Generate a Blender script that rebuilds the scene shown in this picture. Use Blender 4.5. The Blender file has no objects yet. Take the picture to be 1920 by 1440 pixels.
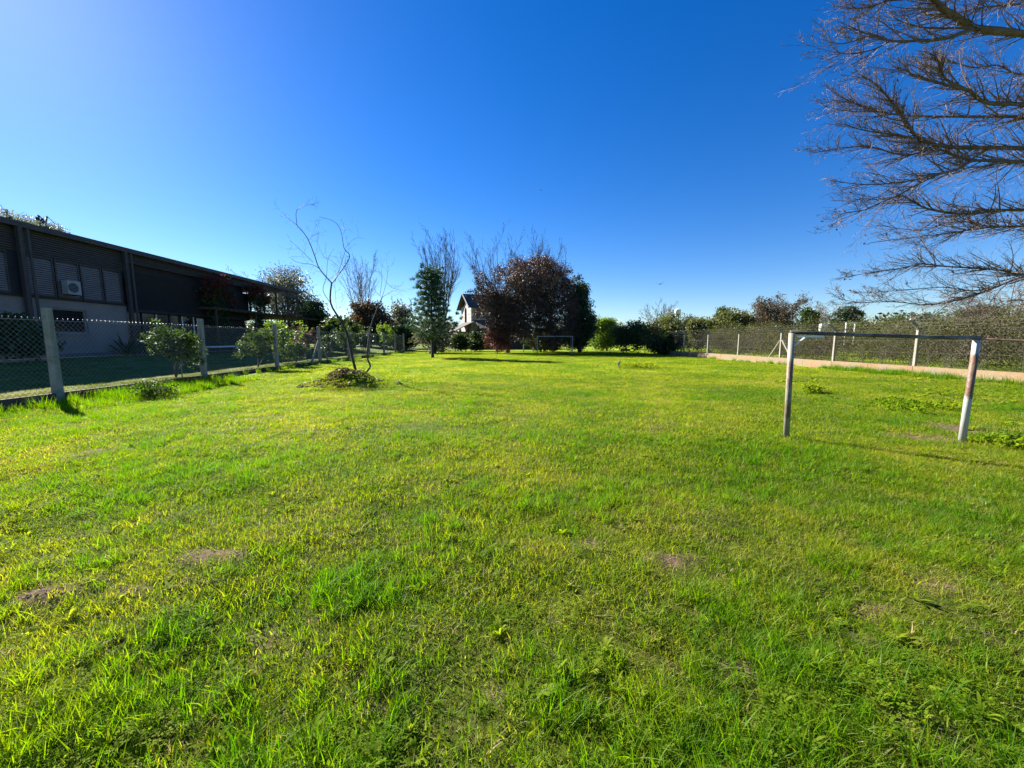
import bpy, math, random
import numpy as np
from mathutils import Vector

# ------------------------------------------------------------------ camera, sky, sun, exposure
S = bpy.context.scene
COL = S.collection
YAW, PITCH, EYE, FPX = math.radians(2.8), math.radians(6.55), 1.5, 723.0
cam_d = bpy.data.cameras.new('camera')
cam_d.sensor_width = 36.0
cam_d.lens = 36.0 * FPX / 1920.0
cam_d.clip_start = 0.05
cam_d.clip_end = 3000.0
cam = bpy.data.objects.new('camera', cam_d)
COL.objects.link(cam)
cam.location = (0, 0, EYE)
cam.rotation_euler = (math.radians(90) - PITCH, 0, -YAW)
S.camera = cam

SUN_EL, SUN_AZ = math.radians(32), math.radians(-51)      # azimuth from +Y towards +X
SUNV = Vector((math.sin(SUN_AZ) * math.cos(SUN_EL), math.cos(SUN_AZ) * math.cos(SUN_EL), math.sin(SUN_EL)))
W = bpy.data.worlds.new('World')
S.world = W
W.use_nodes = True
wn, wl = W.node_tree.nodes, W.node_tree.links
wn.clear()
sky = wn.new('ShaderNodeTexSky')
sky.sky_type = 'NISHITA'
sky.sun_disc = False
sky.sun_elevation = SUN_EL
sky.sun_rotation = SUN_AZ
sky.altitude = 0
sky.air_density = 1.0
sky.dust_density = 0.14
sky.ozone_density = 3.0
hsv = wn.new('ShaderNodeHueSaturation')
hsv.inputs['Hue'].default_value = 0.507
hsv.inputs['Saturation'].default_value = 1.40
hsv.inputs['Value'].default_value = 1.0
bg = wn.new('ShaderNodeBackground')
bg.inputs['Strength'].default_value = 0.055
wo = wn.new('ShaderNodeOutputWorld')
wl.new(sky.outputs[0], hsv.inputs['Color'])
tint = wn.new('ShaderNodeMix'); tint.data_type = 'RGBA'; tint.blend_type = 'MULTIPLY'
tint.inputs[0].default_value = 1.0
tint.inputs[7].default_value = (0.68, 0.76, 0.92, 1)
wl.new(hsv.outputs[0], tint.inputs[6])
wl.new(tint.outputs[2], bg.inputs['Color'])
wl.new(bg.outputs[0], wo.inputs['Surface'])

sd = bpy.data.lights.new('sun', 'SUN')
sd.energy = 5.0
sd.angle = math.radians(0.5)
sd.color = (1.0, 0.95, 0.86)
so = bpy.data.objects.new('sun', sd)
COL.objects.link(so)
so.rotation_euler = SUNV.to_track_quat('Z', 'Y').to_euler()
so.location = SUNV * 60

S.view_settings.view_transform = 'Standard'
S.view_settings.look = 'None'
S.view_settings.exposure = 1.8
S.view_settings.gamma = 1.0
S.view_settings.use_curve_mapping = False
S.cycles.max_bounces = 6
S.cycles.transparent_max_bounces = 8

# ------------------------------------------------------------------ where a line of sight meets the place
_F = Vector((math.sin(YAW) * math.cos(PITCH), math.cos(YAW) * math.cos(PITCH), -math.sin(PITCH)))
_R = Vector((math.cos(YAW), -math.sin(YAW), 0))
_U = _R.cross(_F)
def ray(px, py):
    return _R * (px - 960) + _U * (720 - py) + _F * FPX
def atY(px, py, Y):
    d = ray(px, py); t = Y / d.y
    return Vector((d.x * t, Y, EYE + d.z * t))
def atX(px, py, X):
    d = ray(px, py); t = X / d.x
    return Vector((X, d.y * t, EYE + d.z * t))
def G(px, py, z=0.0):
    d = ray(px, py); t = (z - EYE) / d.z
    return Vector((d.x * t, d.y * t, z))

# ------------------------------------------------------------------ noise
_lat = np.random.RandomState(7).rand(256, 256)
def vnoise(x, y, s=1.0, o=0):
    x = np.asarray(x, float) / s + 37.3 * (o + 1); y = np.asarray(y, float) / s + 91.7 * (o + 1)
    xi = np.floor(x).astype(int); yi = np.floor(y).astype(int)
    fx = x - xi; fy = y - yi
    fx = fx * fx * (3 - 2 * fx); fy = fy * fy * (3 - 2 * fy)
    a = _lat[xi & 255, yi & 255]; b = _lat[(xi + 1) & 255, yi & 255]
    c = _lat[xi & 255, (yi + 1) & 255]; d = _lat[(xi + 1) & 255, (yi + 1) & 255]
    return (a * (1 - fx) + b * fx) * (1 - fy) + (c * (1 - fx) + d * fx) * fy
def fbm(x, y, s, o=0, n=3):
    r = 0; a = 1; t = 0
    for i in range(n):
        r = r + a * vnoise(x, y, s / 2 ** i, o + i); t += a; a *= .5
    return r / t

FX, WX = -10.9, 17.68            # left fence line, right wall line
def sstep(a, b, x):
    t = np.clip((x - a) / (b - a), 0, 1)
    return t * t * (3 - 2 * t)
# bare earth spots (centre, radii, strength)
SOIL = []
for (px, py, rx, ry, h) in [(92, 1116, .17, .09, .035), (36, 1132, .07, .06, .01), (1474, 826, .14, .1, 0), (1803, 832, .16, .12, 0), (245, 1115, .12, .08, .02), (400, 1045, .26, .12, .03),
                            (480, 1185, .12, .10, .0), (620, 1110, .16, .10, .0), (455, 1235, .12, .08, .0), (1262, 1042, .24, .14, .02), (1104, 1025, .12, .09, .01),
                            (1640, 1140, .16, .09, .0), (1745, 1095, .16, .10, .0), (1600, 1190, .12, .08, .0),
                            (1855, 1195, .10, .10, .0), (885, 990, .12, .10, .0), (1735, 1370, .10, .07, .0), (1660, 1330, .07, .05, .0),
                            (1775, 745, .45, .25, .04), (1800, 805, .5, .45, -.02), (375, 800, .35, .2, 0), (430, 797, .2, .15, .02),
                            (345, 955, .2, .12, 0), (290, 790, .2, .15, 0), (1720, 820, .6, .35, 0), (1380, 1240, .12, .1, 0), (700, 1310, .08, .08, 0), (930, 1290, .07, .06, 0), (160, 850, .2, .2, 0)]:
    g = G(px, py)
    SOIL.append((g.x, g.y, rx, ry, h))
def soilmask(x, y):
    m = np.zeros_like(x)
    wob = .55 + .9 * fbm(x, y, .16, 5)
    for (cx, cy, rx, ry, h) in SOIL:
        d = np.sqrt(((x - cx) / rx) ** 2 + ((y - cy) / ry) ** 2) / wob
        m = np.maximum(m, (1 - sstep(.45, 1.15, d)) * np.clip(.35 + 1.3 * fbm(x, y, .07, 15), 0, 1))
    return m
MND = G(645, 727)
def height(x, y):
    x = np.asarray(x, float); y = np.asarray(y, float)
    z = (fbm(x, y, .55, 1) - .5) * .085 + (fbm(x, y, 3.5, 2) - .5) * .13
    r = np.hypot(x, y)
    z = z * (1 - .5 * sstep(8, 25, r))
    for (cx, cy, rx, ry, h) in SOIL:
        z = z + h * np.exp(-(((x - cx) / rx) ** 2 + ((y - cy) / ry) ** 2))
    # spoil heap round the sapling
    z = z + .52 * np.exp(-(((x - MND.x) / .75) ** 2 + ((y - MND.y - .25) / .65) ** 2)) * (.6 + .8 * fbm(x, y, .35, 9))
    z = z + .10 * np.exp(-(((x - MND.x - .9) / .7) ** 2 + ((y - MND.y - .1) / .6) ** 2))
    z = z - .11 * sstep(-7.2, FX + .4, x) * (1 - sstep(13, 18, y)) * (x >= FX) if False else z - .11 * (1 - sstep(FX + .6, FX + 3.8, x)) * (1 - sstep(12.5, 18, y)) * (x >= FX)
    g = G(1185, 689)
    z = z + .14 * np.exp(-(((x - g.x) / 1.1) ** 2 + ((y - g.y) / .8) ** 2))
    z = z + np.where(x < FX, .12 + .48 * sstep(FX - 1, -19, x) * 1.0 if False else .12 + .48 * (1 - sstep(-19., FX - 1., x)), 0)
    z = z + np.where(x > WX + .1, .22, 0)
    return z
def hz(x, y):
    return float(height(np.array([x]), np.array([y]))[0])

# ------------------------------------------------------------------ mesh helpers
class Buf:
    def __init__(s): s.v = []; s.f = []
    def add(s, vs, fs):
        n = len(s.v); s.v.extend(vs); s.f.extend([tuple(i + n for i in f) for f in fs])
    def box(s, c, d, rz=0., top=1.0):
        x, y, z = d[0] / 2, d[1] / 2, d[2] / 2
        cr, sr = math.cos(rz), math.sin(rz)
        vs = []
        for k in (-1, 1):
            q = top if k == 1 else 1.
            for (i, j) in ((-1, -1), (1, -1), (1, 1), (-1, 1)):
                a, b = i * x * q, j * y * q
                vs.append((c[0] + a * cr - b * sr, c[1] + a * sr + b * cr, c[2] + k * z))
        s.add(vs, [(0, 3, 2, 1), (4, 5, 6, 7), (0, 1, 5, 4), (1, 2, 6, 5), (2, 3, 7, 6), (3, 0, 4, 7)])
    def prism(s, c, w, d, h, ch=.015, top=.92):
        """upright post with chamfered corners and a bevelled head"""
        ring = lambda q, z: [(c[0] + a * q, c[1] + b * q, z) for a, b in (
            (-w/2 + ch, -d/2), (w/2 - ch, -d/2), (w/2, -d/2 + ch), (w/2, d/2 - ch), (w/2 - ch, d/2), (-w/2 + ch, d/2), (-w/2, d/2 - ch), (-w/2, -d/2 + ch))]
        vs = ring(1, c[2]) + ring(top, c[2] + h - .015) + ring(top * .86, c[2] + h)
        fs = [tuple(range(7, -1, -1)), tuple(range(16, 24))]
        for k in (0, 8):
            for i in range(8):
                j = (i + 1) % 8
                fs.append((k + i, k + j, k + 8 + j, k + 8 + i))
        s.add(vs, fs)
    def tube(s, pts, rad, n=4, cap=False):
        m = len(pts)
        if m < 2: return
        pts = [Vector(p) for p in pts]
        if not hasattr(rad, '__len__'): rad = [rad] * m
        base = len(s.v)
        for i in range(m):
            t = pts[min(i + 1, m - 1)] - pts[max(i - 1, 0)]
            if t.length < 1e-7: t = Vector((0, 0, 1))
            t.normalize()
            a = t.cross(Vector((0.13, .21, 1)) if abs(t.z) < .85 else Vector((1, .1, 0))); a.normalize()
            b = t.cross(a)
            for k in range(n):
                an = 2 * math.pi * k / n
                q = pts[i] + (a * math.cos(an) + b * math.sin(an)) * rad[i]
                s.v.append((q.x, q.y, q.z))
        for i in range(m - 1):
            for k in range(n):
                k2 = (k + 1) % n
                s.f.append((base + i * n + k, base + i * n + k2, base + (i + 1) * n + k2, base + (i + 1) * n + k))
        if cap:
            s.f.append(tuple(base + k for k in range(n - 1, -1, -1)))
            s.f.append(tuple(base + (m - 1) * n + k for k in range(n)))
    def mesh(s, name, mat=None, smooth=False):
        me = bpy.data.meshes.new(name)
        me.from_pydata(s.v, [], s.f)
        if mat: me.materials.append(mat)
        if smooth:
            me.polygons.foreach_set('use_smooth', [True] * len(me.polygons))
        me.update()
        return me
    def obj(s, name, mat, parent=None, smooth=False, loc=None):
        o = bpy.data.objects.new(name, s.mesh(name, mat, smooth))
        COL.objects.link(o)
        if loc is not None: o.location = loc
        if parent: o.parent = parent
        return o

def np_mesh(name, V, F, mat, smooth=False):
    V = np.asarray(V, np.float32); F = np.asarray(F, np.int32)
    me = bpy.data.meshes.new(name)
    me.vertices.add(len(V)); me.vertices.foreach_set('co', V.ravel())
    k = F.shape[1]
    me.loops.add(F.size); me.loops.foreach_set('vertex_index', F.ravel())
    me.polygons.add(len(F))
    me.polygons.foreach_set('loop_start', np.arange(0, F.size, k, dtype=np.int32))
    me.polygons.foreach_set('loop_total', np.full(len(F), k, np.int32))
    if smooth: me.polygons.foreach_set('use_smooth', np.ones(len(F), bool))
    if mat: me.materials.append(mat)
    me.update(calc_edges=True)
    return me
def np_obj(name, V, F, mat, parent=None, smooth=False, loc=None):
    o = bpy.data.objects.new(name, np_mesh(name, V, F, mat, smooth))
    COL.objects.link(o)
    if loc is not None: o.location = loc
    if parent: o.parent = parent
    return o

def tag(o, label=None, cat=None, group=None, kind=None):
    if label: o['label'] = label
    if cat: o['category'] = cat
    if group: o['group'] = group
    if kind: o['kind'] = kind
    return o
def thing(name, label, cat, loc=(0, 0, 0), group=None, rz=0):
    o = bpy.data.objects.new(name, None)
    COL.objects.link(o)
    o.location = loc
    o.rotation_euler = (0, 0, rz)
    o.empty_display_size = .3
    return tag(o, label, cat, group)
def link(name, me, parent, loc=(0, 0, 0), rz=0, sc=None, rot=None):
    o = bpy.data.objects.new(name, me)
    COL.objects.link(o)
    o.parent = parent
    o.location = loc
    o.rotation_euler = rot if rot else (0, 0, rz)
    if sc: o.scale = sc
    return o

# ------------------------------------------------------------------ materials
class Nodes:
    def __init__(s, name):
        s.m = bpy.data.materials.new(name); s.m.use_nodes = True
        s.t = s.m.node_tree; s.t.nodes.clear()
        s.out = s.t.nodes.new('ShaderNodeOutputMaterial')
    def n(s, typ, **kw):
        nd = s.t.nodes.new('ShaderNode' + typ)
        for k, v in kw.items():
            if k.startswith('i_'):
                nd.inputs[k[2:].replace('_', ' ')].default_value = v
            else: setattr(nd, k, v)
        return nd
    def l(s, a, b): s.t.links.new(a, b)
    def noise(s, scale, detail=4, rough=.6, vec=None, stretch=None):
        nd = s.n('TexNoise'); nd.inputs['Scale'].default_value = scale
        nd.inputs['Detail'].default_value = detail; nd.inputs['Roughness'].default_value = rough
        g = s.n('NewGeometry') if vec is None else None
        v = g.outputs['Position'] if vec is None else vec
        if stretch:
            mp = s.n('Mapping'); mp.inputs['Scale'].default_value = stretch
            s.l(v, mp.inputs['Vector']); v = mp.outputs[0]
        s.l(v, nd.inputs['Vector'])
        return nd.outputs['Fac']
    def ramp(s, fac, stops, interp='LINEAR'):
        r = s.n('ValToRGB'); r.color_ramp.interpolation = interp
        els = r.color_ramp.elements
        while len(els) < len(stops): els.new(.5)
        for e, (p, c) in zip(els, stops):
            e.position = p; e.color = (*c, 1) if len(c) == 3 else c
        s.l(fac, r.inputs[0]); return r.outputs[0]
    def mix(s, fac, a, b, mode='MIX'):
        m = s.n('Mix', data_type='RGBA', blend_type=mode)
        for sock, v in ((m.inputs[0], fac), (m.inputs[6], a), (m.inputs[7], b)):
            if isinstance(v, (int, float)): sock.default_value = v
            elif isinstance(v, tuple): sock.default_value = (*v, 1)
            else: s.l(v, sock)
        return m.outputs[2]
    def math(s, op, a, b=0.):
        m = s.n('Math', operation=op)
        for i, v in enumerate((a, b)):
            if isinstance(v, (int, float)): m.inputs[i].default_value = v
            else: s.l(v, m.inputs[i])
        return m.outputs[0]
    def bump(s, h, st=.3, dist=.02):
        b = s.n('Bump'); b.inputs['Strength'].default_value = st; b.inputs['Distance'].default_value = dist
        s.l(h, b.inputs['Height']); return b.outputs[0]
    def principled(s, col, rough=.8, bump=None, metal=0., spec=.5):
        p = s.n('BsdfPrincipled'); p.inputs['Roughness'].default_value = rough
        p.inputs['Metallic'].default_value = metal; p.inputs['Specular IOR Level'].default_value = spec
        if isinstance(col, tuple): p.inputs['Base Color'].default_value = (*col, 1)
        else: s.l(col, p.inputs['Base Color'])
        if bump is not None: s.l(bump, p.inputs['Normal'])
        return p
    def done(s, sh):
        s.l(sh.outputs[0] if hasattr(sh, 'outputs') else sh, s.out.inputs['Surface']); return s.m

def mat_plain(name, c1, c2, scale=3., rough=.85, bump=.25, bs=None, spec=.4, metal=0., stretch=None):
    N = Nodes(name)
    f = N.noise(scale, 6, .65, stretch=stretch)
    col = N.ramp(f, [(.3, c1), (.7, c2)])
    b = N.bump(N.noise(bs or scale * 6, 5), bump, .01)
    return N.done(N.principled(col, rough, b, metal, spec))
def mat_leaf(name, cols, trans=.35, rough=.5, tcol=None, nscale=.5, tsat=1.0, spec=.4):
    """leaf: colour varies from leaf to leaf and by patches; light also passes through"""
    N = Nodes(name)
    g = N.n('NewGeometry')
    st = [((i + .0) / max(1, len(cols) - 1), c) for i, c in enumerate(cols)]
    nz = N.noise(nscale, 3)
    f = N.math('ADD', N.math('MULTIPLY', g.outputs['Random Per Island'], .6), N.math('MULTIPLY', N.math('SUBTRACT', nz, .3), .9))
    col = N.ramp(f, st)
    p = N.principled(col, rough, spec=spec)
    t = N.n('BsdfTranslucent')
    N.l(N.mix(1.0, col, tcol or (1.5, 1.4, .6), 'MULTIPLY'), t.inputs['Color'])
    m = N.n('MixShader'); m.inputs[0].default_value = trans
    N.l(p.outputs[0], m.inputs[1]); N.l(t.outputs[0], m.inputs[2])
    return N.done(m)
def mat_grass(name, fresh, mid, dry, trans=.5, amount=.5, tcol=(1.9, 1.75, .5)):
    N = Nodes(name)
    g = N.n('NewGeometry')
    oi = N.n('ObjectInfo')
    n1 = N.noise(.35, 4, .6)
    n2 = N.noise(2.2, 3, .6)
    f = N.math('ADD', N.math('MULTIPLY', N.math('SUBTRACT', n1, .5), 2.1), N.math('MULTIPLY', N.math('SUBTRACT', n2, .5), 1.3))
    f = N.math('ADD', f, N.math('MULTIPLY', N.math('SUBTRACT', g.outputs['Random Per Island'], .5), .8))
    f = N.math('ADD', f, N.math('MULTIPLY', N.math('SUBTRACT', oi.outputs['Random'], .5), .3))
    f = N.math('ADD', f, amount)
    col = N.ramp(f, [(.05, fresh), (.5, mid), (.98, dry)])
    p = N.principled(col, .5 if amount < .48 else .75, spec=.18 if amount < .48 else .1)
    t = N.n('BsdfTranslucent')
    N.l(N.mix(1.0, col, tcol, 'MULTIPLY'), t.inputs['Color'])
    m = N.n('MixShader'); m.inputs[0].default_value = trans
    N.l(p.outputs[0], m.inputs[1]); N.l(t.outputs[0], m.inputs[2])
    return N.done(m)

M = {}
M['concrete'] = mat_plain('weathered_concrete', (.16, .16, .13), (.30, .29, .25), 5, .9, .5)
M['concrete_pale'] = mat_plain('pale_concrete', (.20, .18, .14), (.33, .30, .24), 4, .9, .4)
M['curb'] = mat_plain('dark_curb', (.05, .035, .028), (.12, .08, .06), 4, .9, .5)
M['wire'] = mat_plain('galvanised_wire', (.22, .23, .24), (.34, .35, .36), 8, .45, .1, metal=.7)
M['wire_rust'] = mat_plain('old_wire', (.05, .042, .035), (.09, .08, .07), 8, .8, .1, metal=.1)
M['plaster'] = mat_plain('lilac_plaster', (.21, .17, .155), (.26, .21, .19), 1.2, .9, .2, 30)
M['panel'] = mat_plain('shutter_paint', (.20, .165, .165), (.25, .21, .21), 1.5, .7, .1)
M['steel'] = mat_plain('brown_steel', (.045, .034, .034), (.075, .056, .052), 3, .6, .2)
M['dark'] = mat_plain('dark_cladding', (.016, .014, .018), (.03, .025, .026), 2, .7, .15)
M['white'] = mat_plain('white_paint', (.66, .66, .64), (.8, .8, .78), 3, .6, .1)
M['slab'] = mat_plain('roof_slab', (.10, .09, .09), (.15, .14, .13), 2, .9, .2)
M['wood'] = mat_plain('dark_wood', (.05, .033, .022), (.10, .065, .04), 3, .8, .3)
M['bark'] = mat_plain('grey_bark', (.045, .036, .032), (.13, .105, .09), 9, .9, .6, 30, stretch=(1, 1, .35))
M['bark_pale'] = mat_plain('pale_bark', (.16, .135, .12), (.30, .26, .23), 6, .85, .5, 30)
M['bark_dark'] = mat_plain('dark_bark', (.022, .018, .016), (.06, .048, .04), 9, .9, .6, 30)
M['twig'] = mat_plain('twig_bark', (.085, .058, .045), (.20, .145, .115), 5, .7, .2)
M['goalgrey'] = mat_plain('dull_white_paint', (.22, .21, .19), (.36, .35, .32), 6, .7, .1)
M['limb'] = mat_plain('limb_bark', (.035, .024, .022), (.13, .098, .09), 6, .85, .8, 25, stretch=(.5, 1, 1))
M['soil'] = mat_plain('bare_soil', (.045, .032, .024), (.12, .09, .065), 7, .95, .9, 25)
M['rooft'] = mat_plain('slate_roof', (.045, .038, .034), (.09, .078, .07), 5, .8, .5, 14)
M['feather'] = mat_plain('dark_feathers', (.015, .015, .015), (.04, .04, .04), 20, .8, .1)
N = Nodes('window_glass'); M['glass'] = N.done(N.principled((.012, .015, .02), .12, spec=.6))

def stone_wall():
    N = Nodes('pale_stone_wall')
    v = N.n('TexVoronoi'); v.inputs['Scale'].default_value = 2.6
    g = N.n('NewGeometry'); N.l(g.outputs['Position'], v.inputs['Vector'])
    col = N.ramp(v.outputs['Color'], [(0, (.28, .23, .20)), (.5, (.42, .35, .31)), (1, (.54, .46, .42))])
    return N.done(N.principled(col, .9, N.bump(v.outputs['Distance'], .6, .05)))
M['stone'] = stone_wall()

def rusty_paint(name, lo, hi, bias=0., base=(.66, .66, .63)):
    """flaking white paint; rust shows between two heights"""
    N = Nodes(name)
    g = N.n('NewGeometry')
    sx = N.n('SeparateXYZ'); N.l(g.outputs['Position'], sx.inputs[0])
    z = sx.outputs['Z']
    band = N.math('MULTIPLY', N.ramp(N.math('MULTIPLY', z, .5), [(lo / 2 - .03, (0, 0, 0)), (lo / 2 + .06, (1, 1, 1))]),
                  N.ramp(N.math('MULTIPLY', z, .5), [(hi / 2 - .06, (1, 1, 1)), (hi / 2 + .05, (0, 0, 0))]))
    nz = N.noise(9, 6, .7, stretch=(1, 1, .35))
    n2 = N.noise(34, 5, .7)
    f = N.math('ADD', N.math('ADD', N.math('MULTIPLY', band, .32), N.math('MULTIPLY', nz, .75)), N.math('MULTIPLY', n2, .25 ))
    f = N.math('ADD', f, bias)
    rust = N.ramp(n2, [(.3, (.05, .022, .012)), (.55, (.16, .085, .05)), (.75, (.30, .20, .14))])
    col = N.mix(N.ramp(f, [(.66, (0, 0, 0)), (.76, (1, 1, 1))]), N.ramp(nz, [(.3, tuple(c * .75 for c in base)), (.7, base)]), rust)
    return N.done(N.principled(col, .6, N.bump(f, .4, .004)))
M['goal_left'] = rusty_paint('flaking_paint_left_post', .25, 1.3, -.07, (.30, .28, .21))
M['goal_right'] = rusty_paint('flaking_paint_right_post', .62, 1.36, 0., (.44, .44, .42))
def crossbar_mat():
    N = Nodes('peeling_crossbar')
    nz = N.noise(4, 6, .75, stretch=(.6, 1, 1)); n2 = N.noise(40, 5, .7)
    col = N.ramp(N.math('ADD', N.math('MULTIPLY', nz, .7), N.math('MULTIPLY', n2, .3)),
                 [(.33, (.28, .28, .27)), (.43, (.16, .145, .13)), (.51, (.05, .04, .035)), (.6, (.02, .018, .016)), (.66, (.16, .12, .10))])
    return N.done(N.principled(col, .55, N.bump(n2, .5, .004)))
M['crossbar'] = crossbar_mat()
def wall_mat():
    N = Nodes('stained_low_wall')
    nz = N.noise(1.1, 5, .65); n2 = N.noise(12, 5, .7)
    col = N.ramp(nz, [(.3, (.24, .12, .045)), (.45, (.26, .16, .075)), (.6, (.22, .17, .105)), (.75, (.16, .135, .095))])
    col = N.mix(.35, col, N.ramp(n2, [(.3, (.09, .07, .05)), (.7, (.28, .21, .14))]))
    return N.done(N.principled(col, .9, N.bump(n2, .5, .01)))
M['lowwall'] = wall_mat()
def tufa():
    N = Nodes('rusty_rail'); n2 = N.noise(14, 5, .7)
    return N.done(N.principled(N.ramp(n2, [(.3, (.10, .045, .03)), (.55, (.36, .19, .13)), (.75, (.5, .34, .27))]), .7))
M['rust_rail'] = tufa()

def ground_mat():
    N = Nodes('turf')
    a = N.n('Attribute'); a.attribute_name = 'soil'
    n1 = N.noise(.35, 4, .6); n2 = N.noise(2.2, 3, .6); n3 = N.noise(14, 6, .75); n4 = N.noise(60, 4, .7)
    f = N.math('ADD', N.math('MULTIPLY', N.math('SUBTRACT', n1, .5), 1.9), N.math('MULTIPLY', N.math('SUBTRACT', n2, .5), 1.0))
    f = N.math('ADD', N.math('ADD', f, N.math('MULTIPLY', N.math('SUBTRACT', n3, .5), .9)), .5)
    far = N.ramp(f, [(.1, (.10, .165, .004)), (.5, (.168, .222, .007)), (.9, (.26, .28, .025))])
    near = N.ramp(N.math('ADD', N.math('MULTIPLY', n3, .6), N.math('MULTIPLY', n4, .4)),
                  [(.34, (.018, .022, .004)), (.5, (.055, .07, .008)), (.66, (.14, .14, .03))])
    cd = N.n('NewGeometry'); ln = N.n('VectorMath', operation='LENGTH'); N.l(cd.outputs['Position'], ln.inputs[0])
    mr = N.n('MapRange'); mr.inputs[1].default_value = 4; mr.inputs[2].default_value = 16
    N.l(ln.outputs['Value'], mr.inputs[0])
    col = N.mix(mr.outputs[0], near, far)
    sx = N.n('SeparateXYZ'); N.l(cd.outputs['Position'], sx.inputs[0])
    lt = N.n('Math', operation='LESS_THAN'); N.l(sx.outputs['X'], lt.inputs[0]); lt.inputs[1].default_value = FX
    col = N.mix(lt.outputs[0], col, N.ramp(n3, [(.3, (.06, .10, .01)), (.7, (.18, .20, .045))]))
    soil = N.ramp(N.math('ADD', N.math('MULTIPLY', n3, .5), N.math('MULTIPLY', n4, .5)),
                  [(.32, (.04, .026, .016)), (.5, (.13, .088, .052)), (.68, (.30, .215, .135))])
    col = N.mix(a.outputs['Fac'], col, soil)
    h = N.math('ADD', N.math('MULTIPLY', n3, 1.), N.math('MULTIPLY', n4, .5))
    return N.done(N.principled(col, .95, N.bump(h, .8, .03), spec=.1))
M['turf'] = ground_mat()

M['g_lawn'] = mat_grass('grass_blades', (.068, .142, .005), (.148, .202, .007), (.27, .265, .035), .54, .44, (1.9, 1.9, .35))
M['g_lush'] = mat_grass('lush_grass_blades', (.055, .15, .003), (.10, .19, .003), (.17, .22, .006), .56, .4, (1.9, 1.95, .35))
M['g_dry'] = mat_grass('straw_blades', (.14, .16, .04), (.26, .23, .09), (.38, .30, .16), .35, .5, (1.3, 1.2, .8))
M['g_garden'] = mat_grass('garden_grass_blades', (.04, .08, .01), (.09, .12, .02), (.18, .18, .07), .4, .5)
M['g_weed'] = mat_grass('weed_leaves', (.085, .165, .006), (.14, .215, .009), (.22, .265, .025), .55, .5)
M['l_copper'] = mat_leaf('copper_leaves', [(.026, .017, .014), (.055, .036, .029), (.095, .066, .055), (.15, .115, .10)], .2, .5, (1.4, 1., .8), 1.2, spec=.3)
M['l_copper2'] = mat_leaf('rust_leaves', [(.08, .03, .02), (.13, .055, .038), (.17, .085, .06)], .35, .5, (1.6, .9, .6), 1.2)
M['l_conifer'] = mat_leaf('conifer_needles', [(.016, .032, .013), (.030, .055, .021), (.05, .085, .030)], .2, .5, None, .8)
M['l_pine'] = mat_leaf('pine_needles', [(.022, .05, .030), (.035, .075, .040), (.06, .11, .055)], .3, .5, (1.2, 1.4, .8), .8)
M['l_dark'] = mat_leaf('dark_evergreen_leaves', [(.018, .038, .012), (.040, .072, .020), (.08, .115, .032)], .35, .4, None, .6)
M['l_green'] = mat_leaf('bright_shrub_leaves', [(.06, .12, .014), (.11, .19, .022), (.18, .26, .04)], .5, .45, None, .8)
M['l_olive'] = mat_leaf('olive_leaves', [(.045, .065, .018), (.09, .11, .030), (.16, .16, .055)], .4, .5, None, .6)
M['l_brown'] = mat_leaf('brown_foliage', [(.045, .034, .018), (.085, .06, .03), (.13, .095, .05)], .3, .6, (1.4, 1.1, .7), .6)
M['l_grey'] = mat_leaf('grey_green_leaves', [(.05, .055, .035), (.10, .105, .07), (.16, .16, .12)], .4, .5, (1.3, 1.3, .9), .8)
M['l_thicket'] = mat_leaf('thicket_leaves', [(.045, .05, .020), (.075, .08, .030), (.115, .112, .048)], .35, .6, None, .35, spec=.15)
M['l_silver'] = mat_leaf('silver_leaves', [(.10, .12, .09), (.17, .19, .15), (.26, .28, .24)], .4, .45, (1.2, 1.2, .9), .8)
M['l_shrub'] = mat_leaf('glossy_shrub_leaves', [(.015, .035, .008), (.04, .08, .014), (.12, .17, .03)], .35, .6, None, 5., spec=.15)
M['l_red'] = mat_leaf('red_flower_bracts', [(.08, .018, .014), (.14, .032, .022), (.21, .065, .04)], .5, .5, (1.5, .8, .7), 2.)
M['petal'] = mat_leaf('pale_blossom', [(.35, .36, .28), (.5, .5, .42)], .3, .5, (1, 1, 1), 2.)
M['l_far'] = mat_leaf('far_foliage', [(.03, .045, .022), (.055, .07, .035), (.085, .09, .05)], .25, .6, None, .12)
M['l_dead'] = mat_leaf('dried_leaves', [(.03, .02, .012), (.07, .042, .026), (.12, .078, .05)], .3, .6, (1.4, 1.1, .7), 3.)
M['thatch'] = mat_leaf('dry_brush', [(.035, .028, .017), (.07, .055, .032), (.12, .095, .055)], .2, .7, (1.2, 1.1, .8), .7)

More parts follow.
